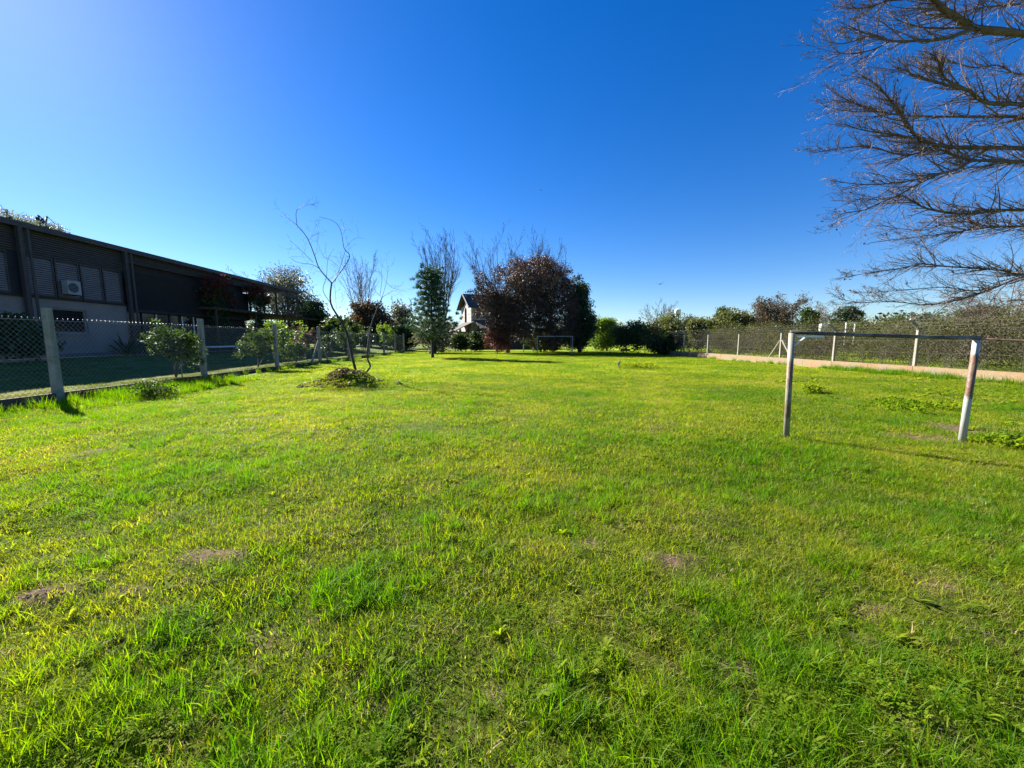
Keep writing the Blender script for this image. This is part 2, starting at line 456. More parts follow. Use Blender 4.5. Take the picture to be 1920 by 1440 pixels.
# ------------------------------------------------------------------ ground: one sheet to the horizon
def axis(segs):
    out = [segs[0][0]]
    for (a, b, st) in segs:
        n = max(1, int(round((b - a) / st))); out += list(np.linspace(a, b, n + 1)[1:])
    return np.array(out)
def build_ground():
    xs = axis([(-900, -100, 100), (-100, -24, 8), (-24, -11.4, .6), (-11.4, FX - .03, .15), (FX - .03, FX + .03, .06), (FX + .03, -6, .12), (-6, 7, .045), (7, WX + .05, .16),
               (WX + .05, WX + .13, .08), (WX + .13, 30, .8), (30, 110, 10), (110, 900, 100)])
    ys = axis([(-600, -60, 90), (-60, -6, 6), (-6, .6, .5), (.6, 6, .045), (6, 18, .14), (18, 60, .6), (60, 150, 9), (150, 900, 90), (900, 1500, 150)])
    X, Y = np.meshgrid(xs, ys)
    Z = height(X, Y)
    Vv = np.stack([X.ravel(), Y.ravel(), Z.ravel()], 1)
    ny, nx = X.shape
    i = np.arange(ny - 1)[:, None] * nx + np.arange(nx - 1)[None, :]
    F = np.stack([i, i + 1, i + nx + 1, i + nx], -1).reshape(-1, 4)
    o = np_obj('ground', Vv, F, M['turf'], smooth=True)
    at = o.data.attributes.new('soil', 'FLOAT', 'POINT')
    at.data.foreach_set('value', soilmask(X.ravel(), Y.ravel()).astype(np.float32))
    tag(o, 'gently uneven green lawn ground with bare earth spots', kind='structure')
build_ground()

# ------------------------------------------------------------------ grass (stuff): clumps scattered on points
def blade_arrays(rng, n, rad, h0, h1, w, lean=.5, segs=3, power=.5, droop=.6):
    a = rng.rand(n) * 2 * np.pi; r = rad * rng.rand(n) ** power
    bx, by = r * np.cos(a), r * np.sin(a)
    h = h0 + (h1 - h0) * rng.rand(n) ** 1.5
    d = rng.rand(n) * 2 * np.pi; ln = lean * (.2 + rng.rand(n))
    tw = d + np.pi / 2 + rng.randn(n) * .5
    ww = w * (.6 + .8 * rng.rand(n))
    V = []
    for k in range(segs + 1):
        t = k / segs
        off = h * ln * (t ** 1.6)
        zz = h * (t - droop * ln * .5 * t * t)
        cx = bx + np.cos(d) * off; cy = by + np.sin(d) * off
        wk = ww * (1 - t ** 1.8) * .5 + (.0004 if k == segs else 0)
        V.append(np.stack([cx - np.cos(tw) * wk, cy - np.sin(tw) * wk, zz - .01], 1))
        V.append(np.stack([cx + np.cos(tw) * wk, cy + np.sin(tw) * wk, zz - .01], 1))
    V = np.stack(V, 1)                      # n, 2(segs+1), 3
    m = 2 * (segs + 1)
    F = []
    for k in range(segs):
        F.append([2 * k, 2 * k + 1, 2 * k + 3, 2 * k + 2])
    F = (np.arange(n)[:, None, None] * m + np.array(F)[None]).reshape(-1, 4)
    return V.reshape(-1, 3), F
def leaf_rosette(rng, n, L, w, flat=.35):
    """broad leaves spreading from one crown"""
    V = []; F = []
    for i in range(n):
        a = 2 * math.pi * (i / n) + rng.randn() * .4
        l = L * (.6 + .6 * rng.rand()); e = flat * (.4 + 1.3 * rng.rand()); ww = w * (.7 + .6 * rng.rand())
        b = len(V)
        for (t, q) in ((0, .15), (.3, .8), (.6, 1.), (.85, .6), (1., .05)):
            x = math.cos(a) * l * t; y = math.sin(a) * l * t; z = l * (e * t * 1.6 - e * t * t * .9)
            for s in (-1, 1):
                V.append((x - s * math.sin(a) * ww * q / 2, y + s * math.cos(a) * ww * q / 2, z + .002))
        for k in range(4):
            F.append((b + 2 * k, b + 2 * k + 1, b + 2 * k + 3, b + 2 * k + 2))
    return np.array(V), np.array(F)
def cloverlike(rng, n, rad, size, h):
    V = []; F = []
    for i in range(n):
        a = rng.rand() * 6.283; r = rad * rng.rand() ** .5
        cx, cy, cz = r * math.cos(a), r * math.sin(a), h * (.3 + .7 * rng.rand())
        for k in range(3):
            d = rng.rand() * .5 + k * 2.1; s = size * (.6 + .7 * rng.rand()); tz = rng.randn() * .35
            b = len(V)
            c, q = math.cos(d), math.sin(d)
            V += [(cx, cy, cz), (cx + (c - q * .55) * s * .6, cy + (q + c * .55) * s * .6, cz + s * tz * .6), (cx + c * s, cy + q * s, cz + s * tz), (cx + (c + q * .55) * s * .6, cy + (q - c * .55) * s * .6, cz + s * tz * .5)]
            F.append((b, b + 1, b + 2, b + 3))
    return np.array(V), np.array(F)

def scatter(name, label, variants, P, rng, smin, smax, tilt=.0, scales=None):
    """one object: clump meshes placed on points by geometry nodes"""
    coll = bpy.data.collections.new(name + '_kinds')
    for i, me in enumerate(variants):
        oo = bpy.data.objects.new('%s_clump_%02d' % (name, i), me); coll.objects.link(oo)
    n = len(P)
    me = bpy.data.meshes.new(name)
    me.vertices.add(n); me.vertices.foreach_set('co', np.asarray(P, np.float32).ravel())
    rot = np.zeros((n, 3), np.float32); rot[:, 2] = rng.rand(n) * 6.283
    rot[:, 0] = rng.randn(n) * tilt; rot[:, 1] = rng.randn(n) * tilt
    a = me.attributes.new('rot', 'FLOAT_VECTOR', 'POINT'); a.data.foreach_set('vector', rot.ravel())
    sc = smin + (smax - smin) * rng.rand(n)
    if scales is not None: sc = sc * scales
    a = me.attributes.new('sc', 'FLOAT', 'POINT'); a.data.foreach_set('value', sc.astype(np.float32))
    a = me.attributes.new('idx', 'INT', 'POINT'); a.data.foreach_set('value', rng.randint(0, len(variants), n).astype(np.int32))
    o = bpy.data.objects.new(name, me); COL.objects.link(o)
    ng = bpy.data.node_groups.new(name + '_scatter', 'GeometryNodeTree')
    ng.interface.new_socket('Geometry', in_out='INPUT', socket_type='NodeSocketGeometry')
    ng.interface.new_socket('Geometry', in_out='OUTPUT', socket_type='NodeSocketGeometry')
    nd = ng.nodes; lk = ng.links
    gi, go = nd.new('NodeGroupInput'), nd.new('NodeGroupOutput')
    ip = nd.new('GeometryNodeInstanceOnPoints'); ci = nd.new('GeometryNodeCollectionInfo')
    ci.inputs['Collection'].default_value = coll
    ci.inputs['Separate Children'].default_value = True
    ci.inputs['Reset Children'].default_value = True
    def na(nm, t):
        q = nd.new('GeometryNodeInputNamedAttribute'); q.data_type = t; q.inputs['Name'].default_value = nm
        return q.outputs['Attribute']
    mp = nd.new('GeometryNodeMeshToPoints')
    lk.new(gi.outputs[0], mp.inputs['Mesh'])
    lk.new(mp.outputs[0], ip.inputs['Points'])
    lk.new(ci.outputs[0], ip.inputs['Instance'])
    ip.inputs['Pick Instance'].default_value = True
    lk.new(na('idx', 'INT'), ip.inputs['Instance Index'])
    er = nd.new('FunctionNodeEulerToRotation'); lk.new(na('rot', 'FLOAT_VECTOR'), er.inputs[0])
    lk.new(er.outputs[0], ip.inputs['Rotation'])
    lk.new(na('sc', 'FLOAT'), ip.inputs['Scale'])
    lk.new(ip.outputs[0], go.inputs[0])
    md = o.modifiers.new('scatter', 'NODES'); md.node_group = ng
    tag(o, label, 'grass', kind='stuff')
    return o

def rand_pts(rng, dens, y0, y1, fade=0., xl=FX + .08, xr=WX - .05, half=1.7):
    """points per square metre over the wedge of lawn between two distances"""
    xa = max(xl, -half * y1 - 1); xb = min(xr, half * y1 + 1)
    n = int(dens * (xb - xa) * (y1 - y0))
    x = xa + (xb - xa) * rng.rand(n); y = y0 + (y1 - y0) * rng.rand(n)
    k = (x > -half * y - .9) & (x < half * y + .9)
    x, y = x[k], y[k]
    if fade:
        k = rng.rand(len(x)) < np.clip((y1 - y) / fade, 0, 1); x, y = x[k], y[k]
    return x, y
def vm(name, arrs, mat):
    V, F = arrs
    return np_mesh(name, V, F, mat)

def grow_grass():
    rng = np.random.RandomState(11)
    # fine turf near the feet
    var = [vm('turf_clump', blade_arrays(rng, 80, .13, .02, .062, .0042, 1.0), M['g_lawn']) for _ in range(6)]
    var += [vm('turf_clump', blade_arrays(rng, 46, .12, .02, .055, .0045, 1.2), M['g_dry'])]
    x, y = rand_pts(rng, 260, .7, 5.8, 1.4)
    keep = rng.rand(len(x)) > soilmask(x, y) * .96
    keep &= rng.rand(len(x)) < .45 + 1.1 * fbm(x, y, .3, 21)
    x, y = x[keep], y[keep]
    s = .55 + .95 * fbm(x, y, .45, 30) 
    scatter('lawn_grass', 'fine short green lawn grass covering the near field', var, np.stack([x, y, height(x, y)], 1), rng, .75, 1.25, .1, s)
    # middle distance
    var = [vm('turf_clump', blade_arrays(rng, 150, .3, .025, .065, .0075, 1.0), M['g_lawn']) for _ in range(5)]
    var += [vm('turf_clump', blade_arrays(rng, 90, .3, .02, .055, .0075, 1.1), M['g_dry'])]
    x, y = rand_pts(rng, 46, 4.4, 17, 3.)
    keep = rng.rand(len(x)) > soilmask(x, y) * .95
    x, y = x[keep], y[keep]
    s = .6 + .8 * fbm(x, y, .8, 31)
    scatter('lawn_grass', 'short green lawn grass in the middle of the field', var, np.stack([x, y, height(x, y)], 1), rng, .75, 1.2, .05, s)
    # far
    var = [vm('turf_clump', blade_arrays(rng, 260, .9, .03, .07, .018, .9), M['g_lawn']) for _ in range(5)]
    x, y = rand_pts(rng, 4.5, 13.5, 50, 0)
    s = .7 + .6 * fbm(x, y, 2., 32)
    k = (x > FX + 1) & (x < WX - 1)
    x, y, s = x[k], y[k], s[k]
    scatter('lawn_grass', 'short green lawn grass towards the far goal', var, np.stack([x, y, height(x, y)], 1), rng, .75, 1.2, .0, s)
    # lusher taller tufts in patches
    var = [vm('tuft', blade_arrays(rng, 34, .05, .04, .16, .0048, .85, 4), M['g_lush']) for _ in range(5)]
    x, y = rand_pts(rng, 95, .7, 12, 3)
    d = fbm(x, y, 1.0, 41)
    keep = (rng.rand(len(x)) < np.clip((d - .5) * 4.2, .03, 1)) & (soilmask(x, y) < .3)
    x, y = x[keep], y[keep]
    ex = []
    for (px, py, r, n) in [(640, 1085, .3, 45), (700, 1110, .22, 40), (130, 1330, .22, 30), (235, 1345, .2, 40), (1290, 1350, .5, 80), (560, 1420, .3, 40), (1200, 1400, .4, 60),
                           (1560, 1045, .25, 22), (1740, 1050, .25, 20), (1340, 1130, .2, 16), (960, 940, .5, 50), (1150, 940, .4, 40), (1500, 1280, .35, 40), (850, 1000, .3, 25),
                           (1510, 830, .6, 60), (1600, 860, .8, 60), (1450, 870, .7, 40), (60, 1290, .3, 30), (40, 1420, .2, 25), (300, 1200, .25, 20), (1900, 860, .6, 40), (780, 1060, .3, 30)]:
        g = G(px, py)
        ex.append(np.stack([g.x + rng.randn(n) * r * .6, g.y + rng.randn(n) * r * .45], 1))
    ex = np.concatenate(ex)
    x = np.concatenate([x, ex[:, 0]]); y = np.concatenate([y, ex[:, 1]])
    scatter('grass_tufts', 'taller lush green grass tufts growing in patches on the lawn', var, np.stack([x, y, height(x, y)], 1), rng, .5, 1.15, .12)
    # straw and dead thatch around bare places
    var = [vm('straw', blade_arrays(rng, 26, .09, .02, .05, .0035, 2.6, 3, droop=.9), M['g_dry']) for _ in range(4)]
    x, y = rand_pts(rng, 75, .7, 8, 2)
    sm = soilmask(x, y); d = fbm(x, y, .7, 51)
    keep = rng.rand(len(x)) < np.clip(sm * .8 + (d - .55) * 2.2, .05, .8)
    x, y = x[keep], y[keep]
    scatter('dry_grass', 'pale straw coloured dead grass lying between the green blades', var, np.stack([x, y, height(x, y)], 1), rng, .7, 1.3, .1)
    # small broad leaved weeds and clover
    var = [vm('weed', leaf_rosette(rng, 7 + i % 4, .055, .019), M['g_weed']) for i in range(5)] + [vm('clover', cloverlike(rng, 26, .09, .013, .04), M['g_weed']) for i in range(4)]
    x, y = rand_pts(rng, 90, .7, 6, 1.5)
    d = fbm(x, y, .8, 61)
    left = np.clip((-x - .2) / 1.5, 0, 1) * .35
    keep = (rng.rand(len(x)) < np.clip((d - .5) * 2.6 + left, .05, .9)) & (soilmask(x, y) < .5)
    x, y = x[keep], y[keep]
    scatter('small_weeds', 'small broad leaved weeds and clover among the lawn grass', var, np.stack([x, y, height(x, y) + .008], 1), rng, .6, 1.3, .25)
    var = [vm('weed', leaf_rosette(rng, 18, .06, .012, 1.0), M['g_weed']) for i in range(3)] + [vm('clover', cloverlike(rng, 70, .085, .012, .055), M['g_weed']) for i in range(4)]
    ex = []
    for (px, py, rr_, n) in [(215, 1385, .16, 16), (90, 1330, .12, 7), (160, 1300, .12, 6), (430, 1290, .12, 5), (330, 1180, .14, 6), (500, 1330, .12, 5), (1560, 1290, .2, 12), (1640, 1370, .14, 10), (1480, 1340, .16, 10), (1360, 1110, .12, 5), (1560, 1040, .15, 6),
                             (1780, 1050, .18, 8), (620, 1400, .15, 8), (720, 1380, .12, 6), (60, 1190, .14, 5), (500, 940, .3, 9), (700, 1060, .2, 8), (1700, 1290, .2, 9), (1850, 1330, .15, 6), (1100, 1250, .2, 6), (980, 1150, .2, 6), (260, 1000, .3, 8), (820, 870, .4, 10)]:
        g = G(px, py); ex.append(np.stack([g.x + rng.randn(n) * rr_ * .6, g.y + rng.randn(n) * rr_ * .5], 1))
    p = np.concatenate(ex)
    scatter('leafy_clumps', 'bushy broad leaved weed clumps standing out of the near grass', var, np.stack([p[:, 0], p[:, 1], height(p[:, 0], p[:, 1])], 1), rng, .6, 1.15, .15)
    # leafy weed patch to the right of the near goal and on the wall side
    var = [vm('weed', leaf_rosette(rng, 9, .15, .05, .55), M['g_weed']) for i in range(4)]
    n = 1700
    x = 6 + 12 * rng.rand(n); y = 4.6 + 9.5 * rng.rand(n)
    d = fbm(x, y, 1.6, 71) + .25 * np.clip((x - 7) / 6, 0, 1)
    keep = (rng.rand(n) < np.clip((d - .52) * 4, 0, 1)) & (x < WX - .1) & (x > .75 * y)
    x, y = x[keep], y[keep]
    scatter('leafy_weeds', 'low leafy green weeds spreading behind the near goal', var, np.stack([x, y, height(x, y)], 1), rng, .45, 1., .2)
    # long grass at the foot of fence and wall
    var = [vm('long_grass', blade_arrays(rng, 46, .12, .12, .42, .011, .6, 4), M['g_lush']) for _ in range(4)]
    pts = []
    n = 1300; yy = 8.4 + 6.6 * rng.rand(n); k = rng.rand(n) < np.exp(-((yy - 12.4) / 1.5) ** 2) + .04
    pts.append(np.stack([FX + .1 + 2.1 * rng.rand(n) ** 1.2, yy], 1)[k])
    n = 26; pts.append(np.stack([FX + .15 + .5 * rng.rand(n), 7.0 + 2.6 * rng.rand(n)], 1))
    n = 120; pts.append(np.stack([FX + .12 + .3 * rng.rand(n), 14 + 32 * rng.rand(n)], 1))
    n = 420; yy = 11 + 26 * rng.rand(n); k = rng.rand(n) < np.clip((fbm(yy, yy * 0, 3., 81) - .42) * 4, .05, 1)
    pts.append(np.stack([WX - .2 - .45 * rng.rand(n) ** 2, yy], 1)[k])
    n = 160; pts.append(np.stack([WX - .2 - .8 * rng.rand(n) ** 1.5, 13.5 + 6 * rng.rand(n)], 1))
    p = np.concatenate(pts)
    scatter('long_grass', 'long bright grass growing along the fence and the low wall', var, np.stack([p[:, 0], p[:, 1], height(p[:, 0], p[:, 1])], 1), rng, .45, 1.05, .1)
    # short pale strip and shaded garden turf behind the left fence
    var = [vm('turf_clump', blade_arrays(rng, 150, .35, .02, .05, .011, 1.), M['g_garden']) for _ in range(3)] + [vm('turf_clump', blade_arrays(rng, 150, .35, .02, .05, .011, 1.2), M['g_dry'])]
    n = 2600; x = FX - .1 - 8.5 * rng.rand(n) ** 1.3; y = 6 + 34 * rng.rand(n) ** 1.4
    scatter('garden_grass', 'mown grass of the neighbouring garden behind the left fence', var, np.stack([x, y, height(x, y)], 1), rng, .6, 1.1)
grow_grass()

# ------------------------------------------------------------------ leaves and branches
def leaf_cloud(rng, blobs, ncl, per, spread, size, flat=.0, surf=2.4, gap=.0):
    """small bent leaf faces, in clusters through the volume of ellipsoids (x,y,z,rx,ry,rz)"""
    B = np.array(blobs, float)
    wgt = (B[:, 3] * B[:, 4] * B[:, 5]) ** .7; wgt /= wgt.sum()
    bi = rng.choice(len(B), ncl, p=wgt)
    d = rng.randn(ncl, 3); d /= np.linalg.norm(d, axis=1)[:, None]
    r = rng.rand(ncl) ** (1 / surf)
    C = B[bi, :3] + d * r[:, None] * B[bi, 3:]
    C = C[C[:, 2] > .05]
    cl = np.repeat(C, per, 0)
    Pp = cl + rng.randn(len(cl), 3) * spread * np.array([1, 1, .75])
    n = len(Pp)
    a = rng.randn(n, 3); a[:, 2] *= (1 - flat); a /= np.linalg.norm(a, axis=1)[:, None]
    b = np.cross(a, rng.randn(n, 3)); b /= np.linalg.norm(b, axis=1)[:, None]
    c = np.cross(a, b)
    s = size * (.5 + rng.rand(n))[:, None]
    V = np.stack([Pp - a * s, Pp + b * s * .45, Pp + a * s + c * s * .35, Pp - b * s * .45], 1).reshape(-1, 3)
    F = np.arange(n * 4).reshape(-1, 4)
    return V, F

def grow(buf, rng, p, d, L, r, lvl, P, out=None):
    """one branch and its side branches; P: lists by level"""
    segs = P.get('segs', 5)
    pts = [Vector(p)]; rad = [r]
    d = Vector(d).normalized()
    jit = P['jit'][min(lvl, len(P['jit']) - 1)]; trop = P['trop'][min(lvl, len(P['trop']) - 1)]
    for i in range(segs):
        d = (d + Vector((rng.gauss(0, jit), rng.gauss(0, jit), rng.gauss(0, jit) + trop))).normalized()
        pts.append(pts[-1] + d * (L / segs))
        rad.append(max(P.get('rmin', .004), r * (1 - (1 - P.get('taper', .3)) * (i + 1) / segs)))
    buf.tube(pts, rad, 6 if r > .06 else (4 if r > .02 else 3))
    if out is not None and lvl >= P['levels'] - 1: out.extend(pts[2:])
    if lvl >= P['levels']: return
    n = P['n'][min(lvl, len(P['n']) - 1)]
    t0 = P['t0'][min(lvl, len(P['t0']) - 1)]
    for k in range(n):
        t = t0 + (1 - t0) * (k + rng.random()) / n
        f = t * segs; i = min(int(f), segs - 1); q = pts[i].lerp(pts[i + 1], f - i)
        ax = (pts[i + 1] - pts[i]).normalized()
        pr = ax.cross(Vector((rng.gauss(0, 1), rng.gauss(0, 1), rng.gauss(0, 1)))).normalized()
        ang = P['ang'][min(lvl, len(P['ang']) - 1)] * rng.uniform(.7, 1.25)
        nd = ax * math.cos(ang) + pr * math.sin(ang)
        ll = L * P['lr'][min(lvl, len(P['lr']) - 1)] * rng.uniform(.65, 1.15) * (1 - P.get('cone', .45) * t)
        rr = max(P.get('rmin', .004), (r + (rad[-1] - r) * t) * P.get('rr', .55))
        grow(buf, rng, q, nd, ll, rr, lvl + 1, P, out)

def leaves_at(rng, pts, per, spread, size):
    P = np.array([tuple(p) for p in pts]); cl = np.repeat(P, per, 0)
    n = len(cl); Pp = cl + rng.randn(n, 3) * spread
    a = rng.randn(n, 3); a /= np.linalg.norm(a, axis=1)[:, None]
    b = np.cross(a, rng.randn(n, 3)); b /= np.linalg.norm(b, axis=1)[:, None]; c = np.cross(a, b)
    s = size * (.5 + rng.rand(n))[:, None]
    V = np.stack([Pp - a * s, Pp + b * s * .45, Pp + a * s + c * s * .35, Pp - b * s * .45], 1).reshape(-1, 3)
    return V, np.arange(n * 4).reshape(-1, 4)

def bare_tree(name, label, base, H, seed, spread=.5, upright=.12, levels=4, mat='bark', n=(7, 5, 4, 3), r=.16, rmin=.012, group=None, trunk=.35, cat='tree', lr=(.55, .5, .5, .5), leaves=None):
    rng = random.Random(seed)
    o = thing(name, label, cat, base, group)
    tb = Buf(); cb = Buf()
    th = H * trunk
    top = Vector((rng.gauss(0, .02) * H, rng.gauss(0, .02) * H, th))
    tb.tube([(0, 0, -.2), (0, 0, th * .4), top * .75, top], [r * 1.2, r, r * .85, r * .75], 7)
    tb.obj('trunk', M[mat], o, True)
    P = dict(levels=levels - 1, segs=5, jit=[.03, .06, .10, .14], trop=[upright, upright * .8, upright * .6, upright * .4], n=list(n[1:]), t0=[.2, .2, .2], ang=[spread * .8, spread, spread * 1.1], lr=list(lr), rmin=rmin, rr=.6)
    tips = []
    for k in range(n[0]):
        a = 2 * math.pi * (k / n[0]) + rng.uniform(-.4, .4)
        s = spread * rng.uniform(.35, 1.)
        if k == 0: s *= .15
        d = Vector((math.cos(a) * math.sin(s), math.sin(a) * math.sin(s), math.cos(s)))
        h0 = th * rng.uniform(.72, 1.)
        grow(cb, rng, (top.x * h0 / th, top.y * h0 / th, h0), d, (H - h0) * rng.uniform(.82, .96), r * .4, 0, P, tips)
    cb.obj('crown', M[mat], o)
    if leaves:
        per, sp, sz, lm = leaves
        V, F = leaves_at(np.random.RandomState(seed), tips, per, sp, sz)
        np_obj('foliage', V, F, M[lm], o)
    return o

def leafy(name, label, base, blobs, leaf, seed, ncl=260, per=22, spread=.28, size=.12, trunk=None, mat='bark_dark', cat='tree', group=None, limbs=7, surf=2.6):
    """trunk and limbs with a crown of small leaves; blobs relative to base"""
    o = thing(name, label, cat, base, group)
    rng = np.random.RandomState(seed); rr = random.Random(seed)
    B = np.array(blobs, float)
    if trunk:
        tb = Buf()
        r, h = trunk
        tb.tube([(0, 0, -.2), (.02, 0, h * .5), (0, .02, h)], [r * 1.25, r, r * .8], 7)
        for i in range(limbs):
            q = B[i % len(B)]
            e = Vector((q[0] + rr.uniform(-.6, .6) * q[3], q[1] + rr.uniform(-.6, .6) * q[4], q[2] + rr.uniform(-.2, .6) * q[5]))
            s0 = Vector((0, 0, h * rr.uniform(.6, 1.)))
            mid = s0.lerp(e, .5) + Vector((rr.gauss(0, .15), rr.gauss(0, .15), .15 * h))
            tb.tube([s0, mid, e], [r * .55, r * .35, r * .12], 5)
        tb.obj('trunk', M[mat], o, True)
    V, F = leaf_cloud(rng, blobs, ncl, per, spread, size, surf=surf)
    np_obj('crown', V, F, M[leaf], o)
    return o
def blobby(rng, w, d, h, z0, n, small=.42):
    """uneven crown: one main mass with lobes"""
    out = [(0, 0, z0 + h * .45, w * .38, d * .38, h * .42)]
    for i in range(n):
        a = rng.uniform(0, 6.283); t = rng.uniform(.3, .8)
        zz = rng.uniform(.2, .85)
        k = math.sin(math.pi * min(1, zz * .85 + .12)) 
        out.append((math.cos(a) * w / 2 * t * k, math.sin(a) * d / 2 * t * k, z0 + h * zz, w * small * rng.uniform(.3, .6), d * small * rng.uniform(.3, .6), h * small * rng.uniform(.25, .5)))
    return out
def tree_px(name, label, x0, x1, ytop, Y, leaf, seed, zbot=.0, dens=1., size=.13, trunk=None, cat='tree', n=9, group=None, depth=None, spread=None, mat='bark_dark', small=.42, zg=0.):
    """a leafy tree or shrub that spans x0..x1 at distance Y"""
    a = atY(x0, 640, Y); b = atY(x1, 640, Y); t = atY((x0 + x1) / 2, ytop, Y)
    w = (b.x - a.x); H = t.z - zg; bx = (a.x + b.x) / 2
    rg = random.Random(seed)
    bl = blobby(rg, w * 1.05, depth or w * .9, H - zbot, zbot, n, small)
    area = w * (H - zbot)
    ncl = int(22 * dens * area ** .9) + 40
    return leafy(name, label, (bx, Y, zg), bl, leaf, seed, ncl, 20, spread or .10 * min(w, H) ** .5 + .08, size, trunk, mat, cat, group)

# ------------------------------------------------------------------ chain link panels
def chain_panel(buf, p0, p1, z0, z1, step, r, spikes=True, sr=.006):
    """woven diamonds between two posts, with twisted ends standing along the top"""
    L = (Vector(p1) - Vector(p0)).length; u = (Vector(p1) - Vector(p0)).normalized()
    H = z1 - z0
    w = Vector((-u.y, u.x, 0)) * r * .8
    def P(s, z, side): 
        q = Vector(p0) + u * s + w * side
        return (q.x, q.y, z)
    n = int((L + H) / step) + 1
    for i in range(n):
        s = i * step
        for sg in (1, -1):
            a0 = s - H if sg == 1 else s; b0 = s if sg == 1 else s - H
            # wire from (a0, z0) to (b0, z1)
            t0, t1 = 0., 1.
            if a0 < 0 or a0 > L or b0 < 0 or b0 > L:
                lo, hi = 0., 1.
                dd = b0 - a0
                ta, tb_ = (0 - a0) / dd, (L - a0) / dd
                lo, hi = max(0, min(ta, tb_)), min(1, max(ta, tb_))
                if hi <= lo: continue
                t0, t1 = lo, hi
            buf.tube([P(a0 + (b0 - a0) * t0, z0 + H * t0, sg), P(a0 + (b0 - a0) * t1, z0 + H * t1, sg)], r, 3)
    if spikes:
        for i in range(int(L / step) + 1):
            s = i * step
            if s > L: break
            buf.tube([P(s - .008, z1 - .012, 0), P(s + .006, z1 + .012, 0), P(s - .002, z1 + .03, 0)], sr, 4, True)

# ------------------------------------------------------------------ left fence
def left_fence():
    t = thing('chain_link_fence', 'grey chain link fence on square concrete posts along the left garden', 'fence', (FX, 0, 0))
    ys = [5.3, 10.12, 15.05, 20.0, 24.9, 29.8, 34.6, 39.3, 43.8, 48.1]
    rg = random.Random(3)
    pm = []
    for k in range(3):
        b = Buf(); b.prism((0, 0, -.3), .17, .17, 2.58, .018, .86); pm.append(b.mesh('post', M['concrete']))
    for i, y in enumerate(ys):
        link('post', pm[i % 3], t, (0, y, 0), rg.uniform(-.04, .04), rot=(rg.uniform(-.012, .012), rg.uniform(-.012, .012), rg.uniform(-.05, .05)))
    for a, b in zip(ys[:-1], ys[1:]):
        m = Buf()
        far = a > 24
        chain_panel(m, (0.0, a + .09, 0), (0.0, b - .09, 0), .17, 2.0, .12 if not far else .16, .0024 if not far else .003, True, .0058 if not far else .005)
        for z in (.2, 1.05, 1.97):
            m.tube([(.006, a + .085, z), (.006, b - .085, z)], .0028, 3)
        m.obj('wire_mesh', M['wire'], t)
        c = Buf(); c.box((0, (a + b) / 2, .0), (.07, b - a - .18, .36)); c.obj('curb', M['curb'], t)
    # braces at the fourth post
    for (y0, y1) in ((23.6, 24.82), (26.2, 24.98)):
        c = Buf(); c.tube([(0, y0, -.05), (0, y1, 1.45)], .055, 6, True); c.obj('brace', M['concrete'], t)
left_fence()

# ------------------------------------------------------------------ right fence on its low wall
def right_fence():
    w = thing('low_wall', 'long low concrete wall with orange stains under the right fence', 'wall', (WX, 0, 0))
    ys = [7.5, 11.45, 15.35, 19.25, 23.0, 27.1, 31.1, 35.1, 39.1]
    rg = random.Random(5)
    for a, b in zip([4.2] + ys[:-1], ys):
        for k in range(2):
            c = Buf(); y0 = a + (b - a) * k / 2; y1 = a + (b - a) * (k + 1) / 2
            c.box((rg.uniform(-.004, .004), (y0 + y1) / 2, .12 + rg.uniform(-.006, .006)), (.14, y1 - y0 - .012, .56)); c.obj('panel', M['lowwall'], w)
    t = thing('wire_fence', 'tall wire fence with angled pale posts standing on the low right wall', 'fence', (WX + .01, 0, .36))
    pb = Buf(); pb.prism((0, 0, .05), .11, .11, 1.56, .012, .93)
    pm = pb.mesh('post', M['concrete_pale'])
    ab = Buf(); ab.tube([(0, 0, 1.54), (-.12, 0, 1.72), (-.42, 0, 1.98)], [.055, .05, .042], 5, True)
    am = ab.mesh('arm', M['concrete'])
    for y in ys:
        p = link('post', pm, t, (0, y, 0))
        link('arm', am, p)
    for y in (22.0, 24.0):
        c = Buf(); c.tube([(-.02, y, -.05 if True else 0), (-.01, 23.0 + (.07 if y > 23 else -.07), 1.12)], .045, 6, True); c.obj('brace', M['concrete_pale'], t)
    for a, b in zip(ys[:-1], ys[1:]):
        m = Buf(); chain_panel(m, (0, a + .06, 0), (0, b - .06, 0), .06, 1.58, .13, .0017, True, .003)
        for z in (.1, .6, 1.1, 1.56): m.tube([(-.006, a + .05, z), (-.006, b - .05, z)], .003, 3)
        m.obj('wire_mesh', M['wire_rust'], t)
    for (x, z) in ((-.14, 1.735), (-.28, 1.855), (-.41, 1.97)):
        m = Buf(); m.tube([(x, ys[0], z)] + [(x, (a + b) / 2, z - .03) for a, b in zip(ys[:-1], ys[1:])] + [(x, ys[-1], z)], .004, 3)
        for k in range(90):
            yy = ys[0] + (ys[-1] - ys[0]) * k / 90
            m.tube([(x - .02, yy, z - .02), (x + .02, yy + .01, z + .015)], .003, 3)
        m.obj('barbed_wire', M['wire_rust'], t)
right_fence()

